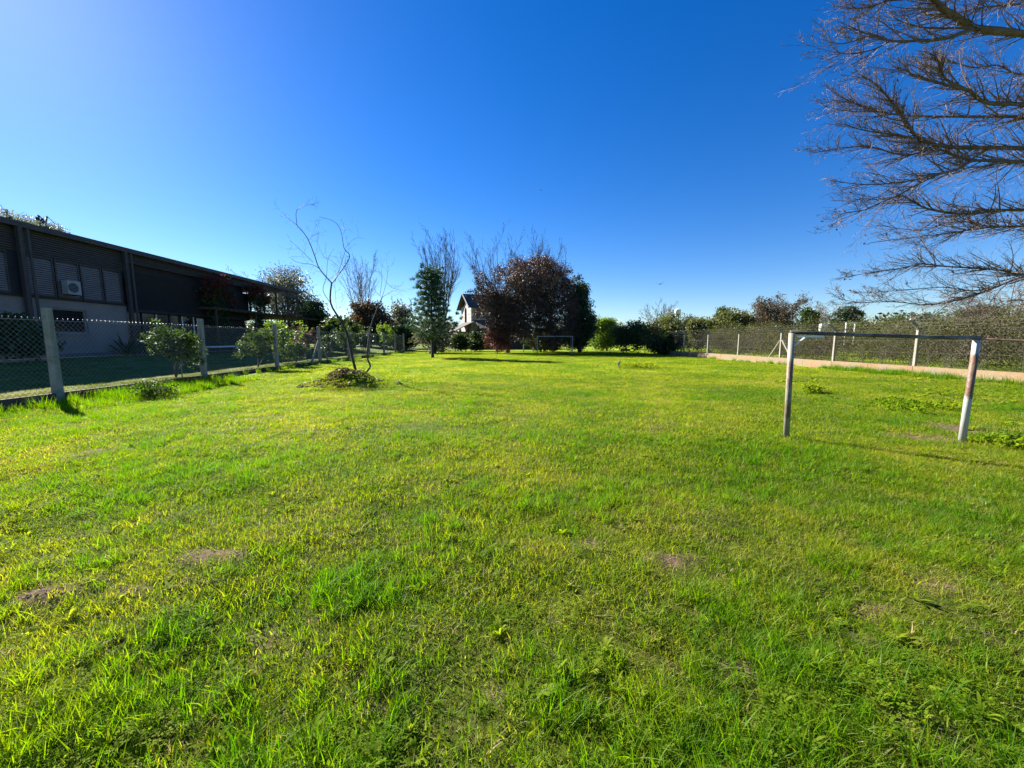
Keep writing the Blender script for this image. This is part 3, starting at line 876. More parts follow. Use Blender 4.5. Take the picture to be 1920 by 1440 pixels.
# ------------------------------------------------------------------ goals
def near_goal():
    a = G(1474, 824); b = G(1803, 830)
    at_ = atY(1485, 623, a.y + .02); bt = atY(1832, 634, b.y + .02)
    t = thing('goal_frame', 'rusty white football goal frame standing near on the right', 'goal', (a.x, a.y, 0))
    o = Vector((a.x, a.y, 0))
    za = hz(a.x, a.y); zb = hz(b.x, b.y)
    m = Buf(); m.tube([Vector((0, 0, za - .1)), at_ - o - Vector((0, 0, .01))], .040, 14, True); m.obj('post', M['goal_left'], t, True)['label'] = 'cream painted left post with rust streaks'
    m = Buf(); m.tube([b - o + Vector((0, 0, zb - .1)), bt - o - Vector((0, 0, .035))], .041, 14, True); m.obj('post', M['goal_right'], t, True)['label'] = 'white right post with rust brown middle'
    m = Buf()
    pts = [(at_ - o).lerp(bt - o, k / 6) + Vector((0, 0, -.008 * math.sin(math.pi * k / 6))) for k in range(7)]
    m.tube([pts[0] - (pts[1] - pts[0]) * .06] + pts[1:-1] + [pts[-1] + (pts[-1] - pts[-2]) * .1], .0275, 12, True); m.obj('crossbar', M['crossbar'], t, True)
    u = (pts[-1] - pts[0]).normalized()
    m = Buf(); m.tube([pts[0] + Vector((0, -.03, -.055)) + u * .05, pts[0] + Vector((0, -.03, -.05)) + u * .42], .016, 6, True); m.obj('bracket', M['white'], t)
    m = Buf(); m.tube([pts[0] + Vector((0, -.01, -.20)) + u * .03, pts[0] + Vector((0, -.02, -.06)) + u * .19], .015, 6, True); m.obj('bracket', M['white'], t)
    e = atY(2050, 646, b.y - .5) - o
    m = Buf(); m.tube([pts[-1] + u * .03 + Vector((0, 0, -.012)), pts[-1].lerp(e, .5) , e], .017, 8, True); m.obj('side_rail', M['rust_rail'], t)
near_goal()
def far_goal():
    Y = 39.5
    a = atY(1007.5, 664, Y); b = atY(1073, 664, Y); zt = atY(1040, 631, Y).z
    t = thing('goal_frame', 'dull white football goal frame at the far end before dark trees', 'goal', (a.x, Y, 0))
    w = b.x - a.x
    pm = Buf(); pm.tube([(0, 0, -.1), (0, 0, zt)], .045, 8, True); pm = pm.mesh('post', M['goalgrey'])
    link('post', pm, t); link('post', pm, t, (w, 0, 0))
    c = Buf(); c.tube([(-.05, 0, zt + .02), (w + .05, 0, zt + .02)], .045, 8, True); c.obj('crossbar', M['goalgrey'], t)
    for x in (0, w):
        c = Buf(); c.tube([(x, .05, zt - .02), (x, .8, zt - .1), (x, 1.3, .0)], .025, 5); c.obj('back_stay', M['wire'], t)
far_goal()

# ------------------------------------------------------------------ long building on the left
BX, BG, BT = -21.0, .6, 6.62
def yb(px): return atX(px, 600, BX).y
def zb_(px, py): return atX(px, py, BX).z
def building():
    t = thing('long_building', 'long two storey building with louvred upper floor beyond the left fence', 'building', (BX, 0, BG))
    def bx(name, mat, x0, x1, y0, y1, z0, z1, par=t):
        b = Buf(); b.box(((x0 + x1) / 2, (y0 + y1) / 2, (z0 + z1) / 2), (x1 - x0, y1 - y0, z1 - z0))
        return b.obj(name, M[mat], par)
    c1, c2 = yb(48), yb(240)
    zs = zb_(150, 565) - BG          # top of the plaster storey
    zp = zb_(60, 478) - BG           # top of the shutters
    T = BT - BG
    yend = 34.8; ylast = 43.6
    yl = 6.
    # plaster storey as wall pieces round the window
    w0, w1 = yb(101), yb(164); wz1 = zb_(130, 580) - BG; wz0 = zb_(130, 625) - BG
    wy = [(yl, w0, 0, zs), (w1, c2, 0, zs), (w0, w1, 0, wz0), (w0, w1, wz1, zs)]
    for q in wy: bx('wall', 'plaster', -.25, 0, q[0], q[1], q[2], q[3])
    win = bx('window', 'glass', -.16, -.13, w0, w1, wz0, wz1)
    for (a, b, c, d) in ((w0, w1, wz0, wz0 + .07), (w0, w1, wz1 - .06, wz1), (w0, w0 + .05, wz0 + .07, wz1 - .06), (w1 - .07, w1, wz0 + .07, wz1 - .06)):
        bx('frame', 'plaster', -.128, -.07, a, b, c, d, win)
    bx('sill', 'plaster', -.06, .09, w0 - .08, w1 + .08, wz0 - .09, wz0 - .003, win)
    bx('plinth', 'slab', .003, .05, yl, c2, -.3, .22)
    # dark belt below shutters
    bx('ledge', 'dark', .003, .10, yl, c2, zs - .03, zs + .06)
    # shutter panels with slats
    sl = {}
    def slat_mesh(w):
        k = round(w, 2)
        if k not in sl:
            b = Buf(); v = [(-.04, 0, 0), (.035, 0, -.085), (.045, 0, -.075), (-.03, 0, .012)]
            b.add([(x, y, z) for y in (0, w) for (x, _, z) in v], [(0, 1, 2, 3), (7, 6, 5, 4), (0, 4, 5, 1), (1, 5, 6, 2), (2, 6, 7, 3), (3, 7, 4, 0)])
            sl[k] = b.mesh('slat', M['panel'])
        return sl[k]
    def shutter(y0, y1, z0, z1, n, mat='panel', mesh=None):
        p = thing_part('shutter', t, (0, y0, z0), y1 - y0, z1 - z0)
        for i in range(n):
            link('slat', slat_mesh(y1 - y0 - .1), p, (.03, .05, .09 + (z1 - z0 - .14) * i / n))
    def thing_part(name, par, loc, w, h):
        b = Buf()
        b.box((0.0, w / 2, h / 2), (.03, w - .02, h - .02))
        for (yy, zz, a, c) in ((w / 2, .03, w, .06), (w / 2, h - .03, w, .06), (.03, h / 2, .06, h - .13), (w - .03, h / 2, .06, h - .13)):
            b.box((.055, yy, zz), (.065, a, c))
        o = b.obj(name, M['steel'], par); o.location = loc
        return o
    edges = [yb(57), yb(111), yb(157.5), yb(198.5), yb(233)]
    for i in range(4):
        shutter(edges[i] + .03, edges[i + 1] - .03, zs + .08, zp, 17)
    shutter(yb(-120), yb(-50) - .06, zs + .08, zp, 17)
    shutter(yb(-50) + .06, yb(25), zs + .08, zp, 17)
    bx('upper_wall', 'dark', -.25, -.03, yl, c2, zs + .002, T - .12)
    # fascia boards above the shutters
    nf = 11
    for i in range(nf):
        z0 = zp + .06 + (T - .14 - zp) * i / nf
        bx('board', 'steel', -.028, .02 + .02 * (i % 2), yl, ylast if i > 4 else c2, z0, z0 + (T - .14 - zp) / nf - .045)
    # roof
    bx('roof', 'slab', -9.5, .28, yl, ylast, T - .12, T + .02)
    bx('roof_edge', 'steel', .283, .32, yl, ylast, T - .2, T + .05)
    # columns
    for y in (c1, c2):
        b = Buf(); b.box((.22, y, T / 2 - .1), (.16, .17, T - .1)); b.obj('column', M['steel'], t)
        b = Buf(); b.tube([(.36, y + .22, -.1), (.36, y + .22, T - .25)], .05, 8); b.obj('downpipe', M['steel'], t)
    # louvred upper floor beyond the second column
    n = 34
    L0, L1 = c2 + .2, yend
    zl = zb_(300, 585) - BG
    b = Buf(); b.box((0, 0, 0), (.07, (L1 - L0), .055)); lm = b.mesh('louvre', M['dark'])
    for i in range(n):
        link('louvre', lm, t, (.0, (L0 + L1) / 2, zl + .08 + (zp - zl) * 1.0 * i / n), rot=(0, .5, 0))
    for k in range(6):
        y = L0 + (L1 - L0) * (k + .5) / 6
        bx('mullion', 'steel', -.12, -.05, y - .04, y + .04, zl, zp)
    bx('inner_wall', 'dark', -.6, -.4, c2, yend, 0, T - .12)
    bx('end_wall', 'dark', -9.4, -.6, yend, yend + .2, 0, T - .12)
    bx('back_wall', 'plaster', -9.4, -9.2, yl, yend, 0, T - .12)
    bx('beam', 'dark', -.35, .02, c2 + .13, yend, zl - .12, zl + .05)
    # glazed ground floor behind
    gw = bx('glazing', 'glass', -.36, -.33, c2 + .1, 29.5, .1, zl - .13)
    for k in range(8):
        y = c2 + .2 + k * 1.02
        bx('frame', 'white' if k in (2, 4, 5) else 'steel', -.32, -.27, y, y + .05, .1, zl - .13, gw)
    # canopy with slab over the terrace
    z0 = zb_(430, 583) - BG
    bx('canopy', 'wood', -.3, 1.1, 29.0, 46.6, z0 - .12, z0 + .06)
    for y in (29.3, 34.0, 38.6, 42.9, 46.4):
        bx('canopy_post', 'wood', .9, 1.02, y, y + .12, 0, z0 - .123)
    for k in range(29):
        y = 29.2 + k * .6
        bx('joist', 'wood', 1.102, 1.35, y, y + .07, z0 - .1, z0 + .02)
    # open pergola end with posts and rails
    for k in range(5):
        y = yend + .4 + (ylast - yend - .5) * k / 4
        bx('pergola_post', 'wood', -.2, -.06, y, y + .12, z0 + .065, T - .123)
    for z in (.35, .7, 1.05):
        bx('rail', 'steel', -.05, -.01, yend + .3, ylast, z0 + z, z0 + z + .05)
    bx('floor_slab', 'slab', -6, -.31, yend + .21, ylast, z0 - .14, z0 + .04)
    for k in range(7):
        bx('rafter', 'wood', -6, -.21, yend + .5 + k * .9, yend + .62 + k * .9, T - .33, T - .123)
    # conditioner on the shutters
    M['ac'] = mat_plain('aged_white_casing', (.26, .26, .27), (.34, .34, .34), 3, .6, .1)
    ac = thing('air_conditioner', 'white air conditioner unit hung on the shuttered upper floor', 'air conditioner', (BX + .1, yb(119), zb_(130, 553)))
    wA = yb(144) - yb(119); hA = zb_(130, 528) - zb_(130, 553)
    b = Buf(); b.box((.16, wA / 2, hA / 2), (.28, wA, hA)); b.obj('casing', M['ac'], ac)
    b = Buf()
    ring = [(.302, wA * .42 + math.cos(a) * hA * .36, hA / 2 + math.sin(a) * hA * .36) for a in [2 * math.pi * k / 20 for k in range(20)]]
    b.add(ring, [tuple(range(20))]); b.obj('fan_opening', M['dark'], ac)
    b = Buf()
    for k in range(7): b.box((.312, wA * .42, hA * (.2 + .1 * k)), (.008, hA * .66, .012))
    b.obj('grille', M['ac'], ac)
    b = Buf(); b.box((.02, .1, -.03), (.3, .04, .04)); b.box((.02, wA - .1, -.03), (.3, .04, .04)); b.obj('bracket', M['steel'], ac)
building()

# planter and garden things before the building
def garden():
    g = atX(35, 675, BX + 1.6)
    t = thing('planter_box', 'long pale planter box by the plaster wall at the left', 'planter', (g.x, g.y, hz(g.x, g.y)))
    b = Buf()
    b.box((0, 0, .16), (.5, 2.4, .3)); b.box((0, 0, .33), (.58, 2.5, .05)); b.obj('box', M['concrete_pale'], t)
    g = atX(432, 662, -18.2)
    t = thing('garden_bench', 'low white bench on the dark terrace under the canopy', 'bench', (g.x, g.y, hz(g.x, g.y)))
    b = Buf(); b.box((0, 0, .47), (.5, 4.3, .09)); b.obj('seat', M['white'], t)
    for y in (-1.9, 0, 1.9):
        b = Buf(); b.box((0, y, .21), (.4, .1, .43)); b.obj('leg', M['dark'], t)
    t = leafy('dark_bush', 'large dark bush against the plaster wall at the far left', (-19.3, yb(15) - 1.3, .6), blobby(random.Random(4), 2.0, 2.9, 2.0, 0, 8), 'l_dark', 41, 220, 22, .18, .10, (.06, .9), cat='bush')
    # strap leaved plant by the wall corner
    a = atX(237, 660, BX + .8)
    t = thing('agave_plant', 'dark spiky plant at the corner of the plaster wall', 'plant', (a.x, a.y, hz(a.x, a.y)))
    rg = random.Random(8); b = Buf()
    for k in range(26):
        an = rg.uniform(0, 6.283); L = rg.uniform(.8, 2.0); e = rg.uniform(.5, 1.4)
        pts = [(math.cos(an) * L * q * math.cos(e) , math.sin(an) * L * q * math.cos(e), L * (math.sin(e) * q * 1.25 - .35 * q * q)) for q in (0, .3, .6, .85, 1)]
        b.tube(pts, [.03, .045, .04, .02, .004], 3)
    b.obj('leaves', M['l_dark'], t)
    leafy('added_dark_hedge', 'added dark hedge blocking the bright view through the terrace of the long building', (-27.5, 41, .5), [(rg.uniform(-.4, .4), -7 + i * 1.3, 1.6, 1.1, 1.3, 1.7 + rg.uniform(-.2, .3)) for i in range(14)], 'l_dark', 44, 900, 18, .22, .13, cat='hedge')  # hedge added to hide the sunlit lawn, so the terrace stays dark
    leafy('round_bush', 'dark round bush in the shade below the canopy', (-22.6, 33, .6), blobby(rg, 2.4, 3.2, 1.5, 0, 7), 'l_dark', 45, 160, 20, .16, .09, cat='bush')
garden()
# red flowering climbers on the roof edge
def climber(label, px, py, w, h, seed):
    a = atX(px, py, BX + .55)
    t = thing('flowering_climber', label, 'climbing plant', (a.x, a.y, BG))
    rng = np.random.RandomState(seed); top = a.z - BG
    V, F = leaf_cloud(rng, [(0, 0, top + .12, .45, w * .55, h * .25), (.1, w * .3, top - h * .45, .35, w * .4, h * .35), (.05, -w * .25, top - h * .3, .3, w * .35, h * .25)], 170, 16, .13, .07)
    np_obj('red_flowers', V, F, M['l_red'], t)
    V, F = leaf_cloud(rng, [(0, 0, top - h * .5, .4, w * .5, h * .5), (0, .2, top * .5, .3, w * .35, top * .5)], 260, 16, .16, .08)
    np_obj('foliage', V, F, M['l_dark'], t)
    b = Buf()
    for k in range(4):
        b.tube([(.1 * k - .1, .1 * k, 0), (.05, .15 * k - .2, top * .5), (.0, .3 * k - .4, top)], .03, 5)
    b.obj('stem', M['bark'], t)
climber('red flowering climber spilling over the roof edge, the nearer and larger one', 405, 532, 3.0, 2.4, 1)
climber('red flowering climber further along the roof edge, the smaller one', 482, 546, 2.6, 1.4, 2)

# ------------------------------------------------------------------ shrubs along the left fence
def garden_shrub(label, px, pbase, ytop, w, leaf, seed, X, flowers=False, size=.05, dens=1., stake=False, z0=.35, name='garden_shrub'):
    a = atX(px, pbase, X); a.z = hz(a.x, a.y)
    H = atX(px, ytop, X).z - a.z
    rg = random.Random(seed); rng = np.random.RandomState(seed)
    t = thing(name, label, 'shrub', a)
    b = Buf()
    tips = []
    P = dict(levels=2, segs=4, jit=[.12, .2, .25], trop=[.06, .05, .0], n=[5, 4, 3], t0=[.25, .2, .2], ang=[.7, .8, .8], lr=[.55, .5, .5], rmin=.004, rr=.6)
    for k in range(5):
        an = rg.uniform(0, 6.283); s = rg.uniform(.1, .55) * min(1.2, w / H * 1.3)
        grow(b, rg, (0, 0, 0), (math.cos(an) * math.sin(s), math.sin(an) * math.sin(s), math.cos(s)), H * rg.uniform(.7, .95), .022, 0, P, tips)
    b.obj('stem', M['bark'], t)
    bl = blobby(rg, w, w, H * (1 - z0), H * z0, 7)
    V, F = leaf_cloud(rng, bl, int(130 * dens), 14, .09, size)
    V2, F2 = leaves_at(rng, tips, 3, .05, size)
    V = np.concatenate([V, V2]); F = np.concatenate([F, F2 + len(F) * 4])
    np_obj('foliage', V, F, M[leaf], t)
    if flowers:
        V, F = leaf_cloud(rng, bl, 40, 3, .03, .026, surf=6)
        np_obj('flowers', V, F, M['petal'], t)
    if stake:
        b = Buf(); b.tube([(.15, .1, -.05), (.15, .1, 1.0)], .018, 5); b.obj('stake', M['concrete_pale'], t)
    return t
garden_shrub('green shrub with pale blossoms and a thin stake, nearest behind the left fence', 330, 712, 606, 1.9, 'l_shrub', 21, -11.6, True, .055, 1.25, True)
garden_shrub('dense bushy green shrub between the second and third fence posts', 484, 697, 612, 1.9, 'l_shrub', 22, -11.7, False, .05, 1.2, z0=.15)
garden_shrub('yellowish leafed young shrub leaning over the third fence post', 528, 690, 600, 2.0, 'l_green', 23, -12.3, False, .07, .6, z0=.4)
garden_shrub('low round green shrub just past the third fence post', 556, 688, 640, 2.2, 'l_shrub', 24, -12.0, True, .05, .9, z0=.05)
garden_shrub('thin brownish shrub before the braced fence post', 572, 684, 618, 1.8, 'l_brown', 25, -12.6, False, .06, .5, z0=.2)
garden_shrub('dark spreading shrub just past the braced fence post', 622, 680, 622, 2.4, 'l_dark', 26, -12.2, False, .06, .9, z0=.1)
garden_shrub('narrow upright green shrub behind the sapling', 651, 676, 604, 2.0, 'l_shrub', 27, -13.0, False, .07, .8, z0=.1)
garden_shrub('dark columnar shrub beside the right sapling stem', 690, 672, 618, 1.9, 'l_dark', 28, -12.6, False, .07, .8, z0=.05)
garden_shrub('yellow green bush near the end of the left fence', 727, 668, 606, 2.6, 'l_green', 29, -12.4, False, .09, .8, z0=.2)
garden_shrub('small olive bush at the last fence post', 744, 664, 628, 2.2, 'l_olive', 30, -12.6, False, .09, .7, z0=.1)

# ------------------------------------------------------------------ background trees
def bt(label, px, ytop, Y, seed, name='bare_tree', **k):
    b = atY(px, 640, Y); H = atY(px, ytop, Y).z
    return bare_tree(name, label, (b.x, Y, 0), H, seed, **k)
# left of the pine
tree_px('ash_tree', 'grey green half bare tree rising behind the end of the long building', 488, 602, 506, 50, 'l_grey', 51, 2.0, .55, .13, (.25, 3.5), spread=.55)
bt('fine bare crown tree mixed into the tree behind the building', 530, 502, 51, 52, spread=.75, upright=.03, n=(8, 6, 5, 3), rmin=.012)
tree_px('evergreen_tree', 'round dark evergreen tree at the corner of the building', 560, 628, 560, 46, 'l_dark', 53, .8, 1., .15, (.2, 2.))
tree_px('palm_shrub', 'broad leaved dark green shrub behind the leaning sapling', 600, 668, 585, 42, 'l_dark', 54, .2, .8, .22, None, cat='shrub')
bt('tall narrow bare tree standing left behind the sapling', 676, 497, 60, 55, spread=.38, upright=.10, n=(10, 7, 5, 3), rmin=.012, mat='bark_pale', trunk=.25)
tree_px('brown_tree', 'brown leaved round tree behind the end of the left fence', 640, 742, 560, 56, 'l_brown', 56, .5, .9, .16, (.22, 2.4))
tree_px('grey_tree', 'greyish tree between the brown tree and the pine', 730, 782, 572, 62, 'l_grey', 57, .5, .5, .16, (.2, 3), spread=.5)
bt('small bare tree just left of the pine', 757, 566, 64, 58, spread=.6, n=(7, 5, 4, 3), rmin=.022)
tree_px('green_hedge', 'dark green hedge closing the garden at the end of the fence', 690, 800, 612, 52, 'l_dark', 59, 0, .8, .16, None, cat='hedge', depth=2)
# pine
def pine():
    g = G(811, 671); H = atY(811, 509, g.y).z
    t = thing('pine_tree', 'young pine tree with layered branches standing alone on the lawn', 'tree', (g.x, g.y, 0))
    rg = random.Random(61); rng = np.random.RandomState(61)
    tb = Buf(); tb.tube([(0, 0, -.2), (.03, 0, H * .3), (0, .03, H * .65), (0, 0, H * .99)], [.13, .10, .06, .02], 8); tb.obj('trunk', M['bark_dark'], t, True)
    bb = Buf(); tips = []
    levels = 13
    for k in range(levels):
        f = k / (levels - 1); z = H * (.24 + .72 * f)
        R = (2.5 - 1.6 * f) * (.8 + .4 * rg.random())
        if k < 1: R *= .6
        for j in range(6):
            an = j * 1.05 + k * .7 + rg.uniform(-.3, .3)
            rr = R * rg.uniform(.7, 1.12)
            up = .3 + .5 * f
            pts = [Vector((math.cos(an) * rr * q, math.sin(an) * rr * q, z - .12 * rr * q + up * rr * q * q)) for q in (0, .35, .7, 1.)]
            bb.tube(pts, [.03, .022, .014, .006], 4)
            for q in range(1, 4):
                for m in range(3):
                    tips.append(pts[q] + Vector((rg.gauss(0, .12), rg.gauss(0, .12), rg.gauss(0.02, .06))))
            for s in (-1, 1):
                a2 = an + s * .6; e = pts[1] + Vector((math.cos(a2), math.sin(a2), .28)) * rr * .45
                bb.tube([pts[1], e], [.012, .005], 3); tips += [e, e.lerp(pts[1], .4)]
    bb.obj('branches', M['bark'], t)
    # needle tufts: long thin faces fanned round each twig end
    Pn = np.repeat(np.array([tuple(p) for p in tips]), 26, 0); n = len(Pn)
    d = rng.randn(n, 3); d[:, 2] = np.abs(d[:, 2]) * .9 + .25; d /= np.linalg.norm(d, axis=1)[:, None]
    s = np.cross(d, rng.randn(n, 3)); s /= np.linalg.norm(s, axis=1)[:, None]
    L = (.12 + .14 * rng.rand(n))[:, None]
    Pn = Pn + rng.randn(n, 3) * .045
    V = np.stack([Pn - s * .015, Pn + s * .015, Pn + d * L + s * .006, Pn + d * L - s * .006], 1).reshape(-1, 3)
    np_obj('needles', V, np.arange(n * 4).reshape(-1, 4), M['l_pine'], t)
pine()
bt('tall bare tree rising behind the young pine', 829, 456, 46, 62, spread=.46, upright=.09, n=(11, 8, 5, 4), rmin=.009, r=.2, trunk=.22)
tree_px('olive_bush', 'olive green bush spreading behind the foot of the pine', 774, 854, 598, 43, 'l_grey', 63, .0, 1., .12, (.15, 1.2), cat='bush')
tree_px('dark_shrub', 'dark shrub before the left side of the stone house', 842, 880, 622, 49, 'l_dark', 64, 0, 1., .13, None, cat='bush')
tree_px('dark_shrub', 'dark low shrub under the lower roof of the stone house', 876, 912, 618, 50, 'l_dark', 65, 0, 1., .13, None, cat='bush')

def stone_house():
    Y = 64.
    a = atY(884, 650, Y)
    rz = math.atan2(.36, .93)              # ridge direction away to the right
    t = thing('stone_house', 'pale stone gabled house half hidden behind the copper tree', 'house', (a.x, Y, 0), rz=rz)
    zr = atY(866, 549, Y).z; ze = atY(884, 573, Y).z
    # local: x along the ridge, gable at x = 0, y across
    W_ = 5.6; L = 9.
    # gable wall with arched window hole
    yc, wr, wz0, wz1 = W_ * .52, .62, 4.1, 6.3
    outer = [(0, 0), (W_, 0), (W_, ze), (W_ / 2, zr - .18), (0, ze)]
    b = Buf()
    arch = [(yc - wr, wz0), (yc + wr, wz0), (yc + wr, wz1)] + [(yc + wr * math.cos(q), wz1 + wr * math.sin(q)) for q in [math.pi * k / 8 for k in range(1, 8)]] + [(yc - wr, wz1)]
    def quadwall(pts): b.add([(0, p[0], p[1]) for p in pts] , [tuple(range(len(pts)))])
    quadwall([(0, 0), (yc - wr, 0), (yc - wr, wz1), (yc - wr, ze + .3), (0, ze)])
    quadwall([(yc + wr, 0), (W_, 0), (W_, ze), (yc + wr, ze + .3)])
    quadwall([(yc - wr, 0), (yc + wr, 0), (yc + wr, wz0), (yc - wr, wz0)])
    quadwall([arch[i] for i in range(len(arch) - 1, 1, -1)] [::-1] + [(yc - wr, ze + .3), (W_ / 2, zr - .18), (yc + wr, ze + .3)])
    b.box((.32, W_ / 2, 2), (.6, W_ - .05, 3.9))
    b.add([(0, 0, 0), (L, 0, 0), (L, 0, ze), (0, 0, ze)], [(0, 1, 2, 3)])
    b.add([(0, W_, 0), (L, W_, 0), (L, W_, ze), (0, W_, ze)], [(0, 1, 2, 3)])
    b.add([(L, 0, 0), (L, W_, 0), (L, W_, ze), (L, W_ / 2, zr - .18), (L, 0, ze)], [(0, 1, 2, 3, 4)])
    b.obj('wall', M['stone'], t)
    w = Buf(); w.add([(.14, p[0], p[1]) for p in arch], [tuple(range(len(arch)))]); wo_ = w.obj('window', M['glass'], t)
    f = Buf(); f.tube([(.05, p[0], p[1]) for p in arch] + [(.05, arch[0][0], arch[0][1])], .05, 4); f.obj('frame', M['wood'], wo_)
    for sgn, y0 in ((-1, -.55), (1, W_ + .55)):
        r = Buf()
        e = ze - (.55) * (zr - ze) / (W_ / 2)
        v = [(-.55, y0, e), (L, y0, e), (L, W_ / 2, zr), (-.55, W_ / 2, zr)]
        r.add(v + [(x, y, z + .14) for (x, y, z) in v], [(0, 1, 2, 3), (4, 5, 6, 7), (0, 1, 5, 4), (1, 2, 6, 5), (2, 3, 7, 6), (3, 0, 4, 7)])
        r.obj('roof', M['rooft'], t)
        q = Buf(); q.tube([(-.6, y0, e + .04), (-.6, W_ / 2, zr + .04)], .12, 4, True); q.obj('verge_board', M['goalgrey' if sgn < 0 else 'wood'], t)
    # lower roofs to the camera side and to the left
    for (x0, x1, y0, y1, z0, z1, nm) in ((.5, L + 1, -3.2, -.02, 3.2, 4.6, 'lean_to_roof'), (-3.0, -.02, -1.5, 4.5, 2.9, 4.3, 'lean_to_roof')):
        r = Buf()
        if x1 > 1: v = [(x0, y0, z0), (x1, y0, z0), (x1, y1, z1), (x0, y1, z1)]
        else: v = [(x0, y0, z0), (x0, y1, z0), (x1, y1, z1), (x1, y0, z1)]
        r.add(v + [(x, y, z + .12) for (x, y, z) in v], [(0, 1, 2, 3), (4, 5, 6, 7), (0, 1, 5, 4), (1, 2, 6, 5), (2, 3, 7, 6), (3, 0, 4, 7)])
        r.obj(nm, M['rooft'], t)
    r = Buf(); r.box((L / 2 + .8, -1.6, 1.55), (L, 2.8, 3.1)); r.obj('wall', M['wood'], t)
    r = Buf(); r.box((-1.45, 1.5, 1.4), (2.7, 5.4, 2.8)); r.obj('wall', M['wood'], t)
stone_house()

bt('tall thin bare tree rising left out of the copper tree', 931, 452, 52, 66, spread=.48, upright=.09, n=(9, 7, 5, 3), rmin=.009, r=.15, trunk=.25)
bt('tall bare tree tops rising above the middle of the copper tree', 1000, 458, 53, 67, spread=.5, upright=.09, n=(9, 7, 5, 3), rmin=.009, r=.15, trunk=.3)
bt('slender bare tree rising over the right half of the copper tree', 1032, 474, 54, 68, spread=.45, upright=.09, n=(8, 6, 5, 3), rmin=.009, r=.13, trunk=.3)
def copper_tree():
    Y = 44.; b = atY(952, 640, Y)
    t = thing('copper_tree', 'broad tree with dark copper leaves, the largest at the far end', 'tree', (b.x, Y, 0))
    rg = random.Random(71); rng = np.random.RandomState(71)
    tb = Buf(); tb.tube([(0, 0, -.2), (.05, 0, 1.2), (.1, 0, 3.)], [.26, .2, .17], 8); tb.obj('trunk', M['bark_dark'], t, True)
    k = Y / FPX
    def P(px, py, dy=0): q = atY(px, py, Y); return (q.x - b.x, dy, q.z)
    bl = []
    for (px, py, rx, rz) in [(960, 545, 45, 42), (1000, 530, 50, 40), (1035, 545, 42, 48), (934, 578, 30, 34), (1040, 590, 45, 45), (985, 590, 55, 45), (950, 600, 46, 32), (1010, 505, 30, 18), (1045, 518, 24, 22), (1020, 498, 14, 10), (978, 500, 12, 10), (1068, 535, 12, 14), (908, 562, 13, 10), (898, 588, 12, 8), (1005, 492, 8, 7), (965, 512, 22, 18), (1060, 565, 20, 38), (1000, 618, 60, 30), (1040, 625, 42, 30), (935, 620, 30, 22), (1020, 560, 55, 50), (980, 570, 60, 45)]:
        q = P(px, py, rg.uniform(-1.5, 1.5)); bl.append((q[0], q[1], q[2], rx * k, rg.uniform(1.4, 2.8), rz * k))
    V, F = leaf_cloud(rng, bl, 3600, 22, .22, .085, surf=2.9)
    np_obj('crown', V, F, M['l_copper'], t)
    cb = Buf(); tips = []
    PP = dict(levels=3, segs=5, jit=[.1, .14, .18, .2], trop=[.04, .04, .03, .03], n=[6, 5, 4], t0=[.25, .2, .2], ang=[.55, .6, .6], lr=[.5, .5, .5], rmin=.012, rr=.6)
    for i in range(11):
        an = i * 6.283 / 11 + rg.uniform(-.2, .2); s = rg.uniform(.35, 1.15)
        grow(cb, rg, (.08, 0, rg.uniform(1.8, 3.)), (math.cos(an) * math.sin(s) + .12, math.sin(an) * math.sin(s), math.cos(s)), rg.uniform(5., 7.4), .1, 0, PP, tips)
    cb.obj('branches', M['bark'], t)
    V, F = leaves_at(rng, tips, 2, .14, .08); np_obj('outer_leaves', V, F, M['l_copper'], t)
copper_tree()
tree_px('copper_bush', 'reddish copper leaved bush at the foot of the copper tree', 903, 962, 608, 42.6, 'l_copper2', 72, .1, 1., .085, (.06, .8), cat='bush', depth=2.2)
tree_px('conifer', 'dark conifer at the right edge of the copper tree', 1058, 1116, 514, 45, 'l_conifer', 73, .2, 1.9, .12, (.2, 6.), n=14, spread=.22, small=.5)
tree_px('dark_shrub', 'dark shrub behind the far goal under the trees', 985, 1060, 612, 47, 'l_dark', 74, 0, 1., .13, None, cat='bush')
tree_px('dark_shrub', 'dark shrub between far goal and bright green bush', 1050, 1112, 600, 46.6, 'l_dark', 85, 0, 1.2, .13, None, cat='bush')
tree_px('green_bush', 'bright green bush right of the conifer', 1104, 1172, 593, 53, 'l_green', 75, .0, 1.3, .12, (.1, 1.), cat='bush', depth=3.0)
tree_px('dark_bush', 'dark blue green bush in the middle of the far hedge', 1152, 1216, 592, 41, 'l_dark', 76, .0, 1.2, .11, None, cat='bush', depth=3)
tree_px('hedge_bush', 'large olive bush ending the far hedge by the wire fence', 1195, 1290, 588, 39.5, 'l_olive', 77, .0, 1.3, .11, None, cat='bush', depth=3.5)
tree_px('dark_bush', 'dark low bush at the foot of the olive hedge bush', 1215, 1284, 622, 38.2, 'l_dark', 78, .0, 1.5, .11, None, cat='bush', depth=2)
bt('pale fine twigged bush tops standing behind the hedge', 1240, 572, 46, 79, spread=.6, upright=.05, n=(10, 6, 5, 3), rmin=.012, mat='bark_pale', trunk=.15, cat='shrub')
for (x, h, s) in ((982, 628, 1), (1086, 628, 2)):
    a = atY(x, 640, 46.0)
    t = thing('concrete_post', 'pale slim post under the trees %s' % ('left of the far goal' if s == 1 else 'right of the far goal'), 'post', (a.x, 46., 0))
    b = Buf(); b.prism((0, 0, -.2), .12, .12, 2.4, .01, .9); b.obj('shaft', M['concrete_pale'], t)
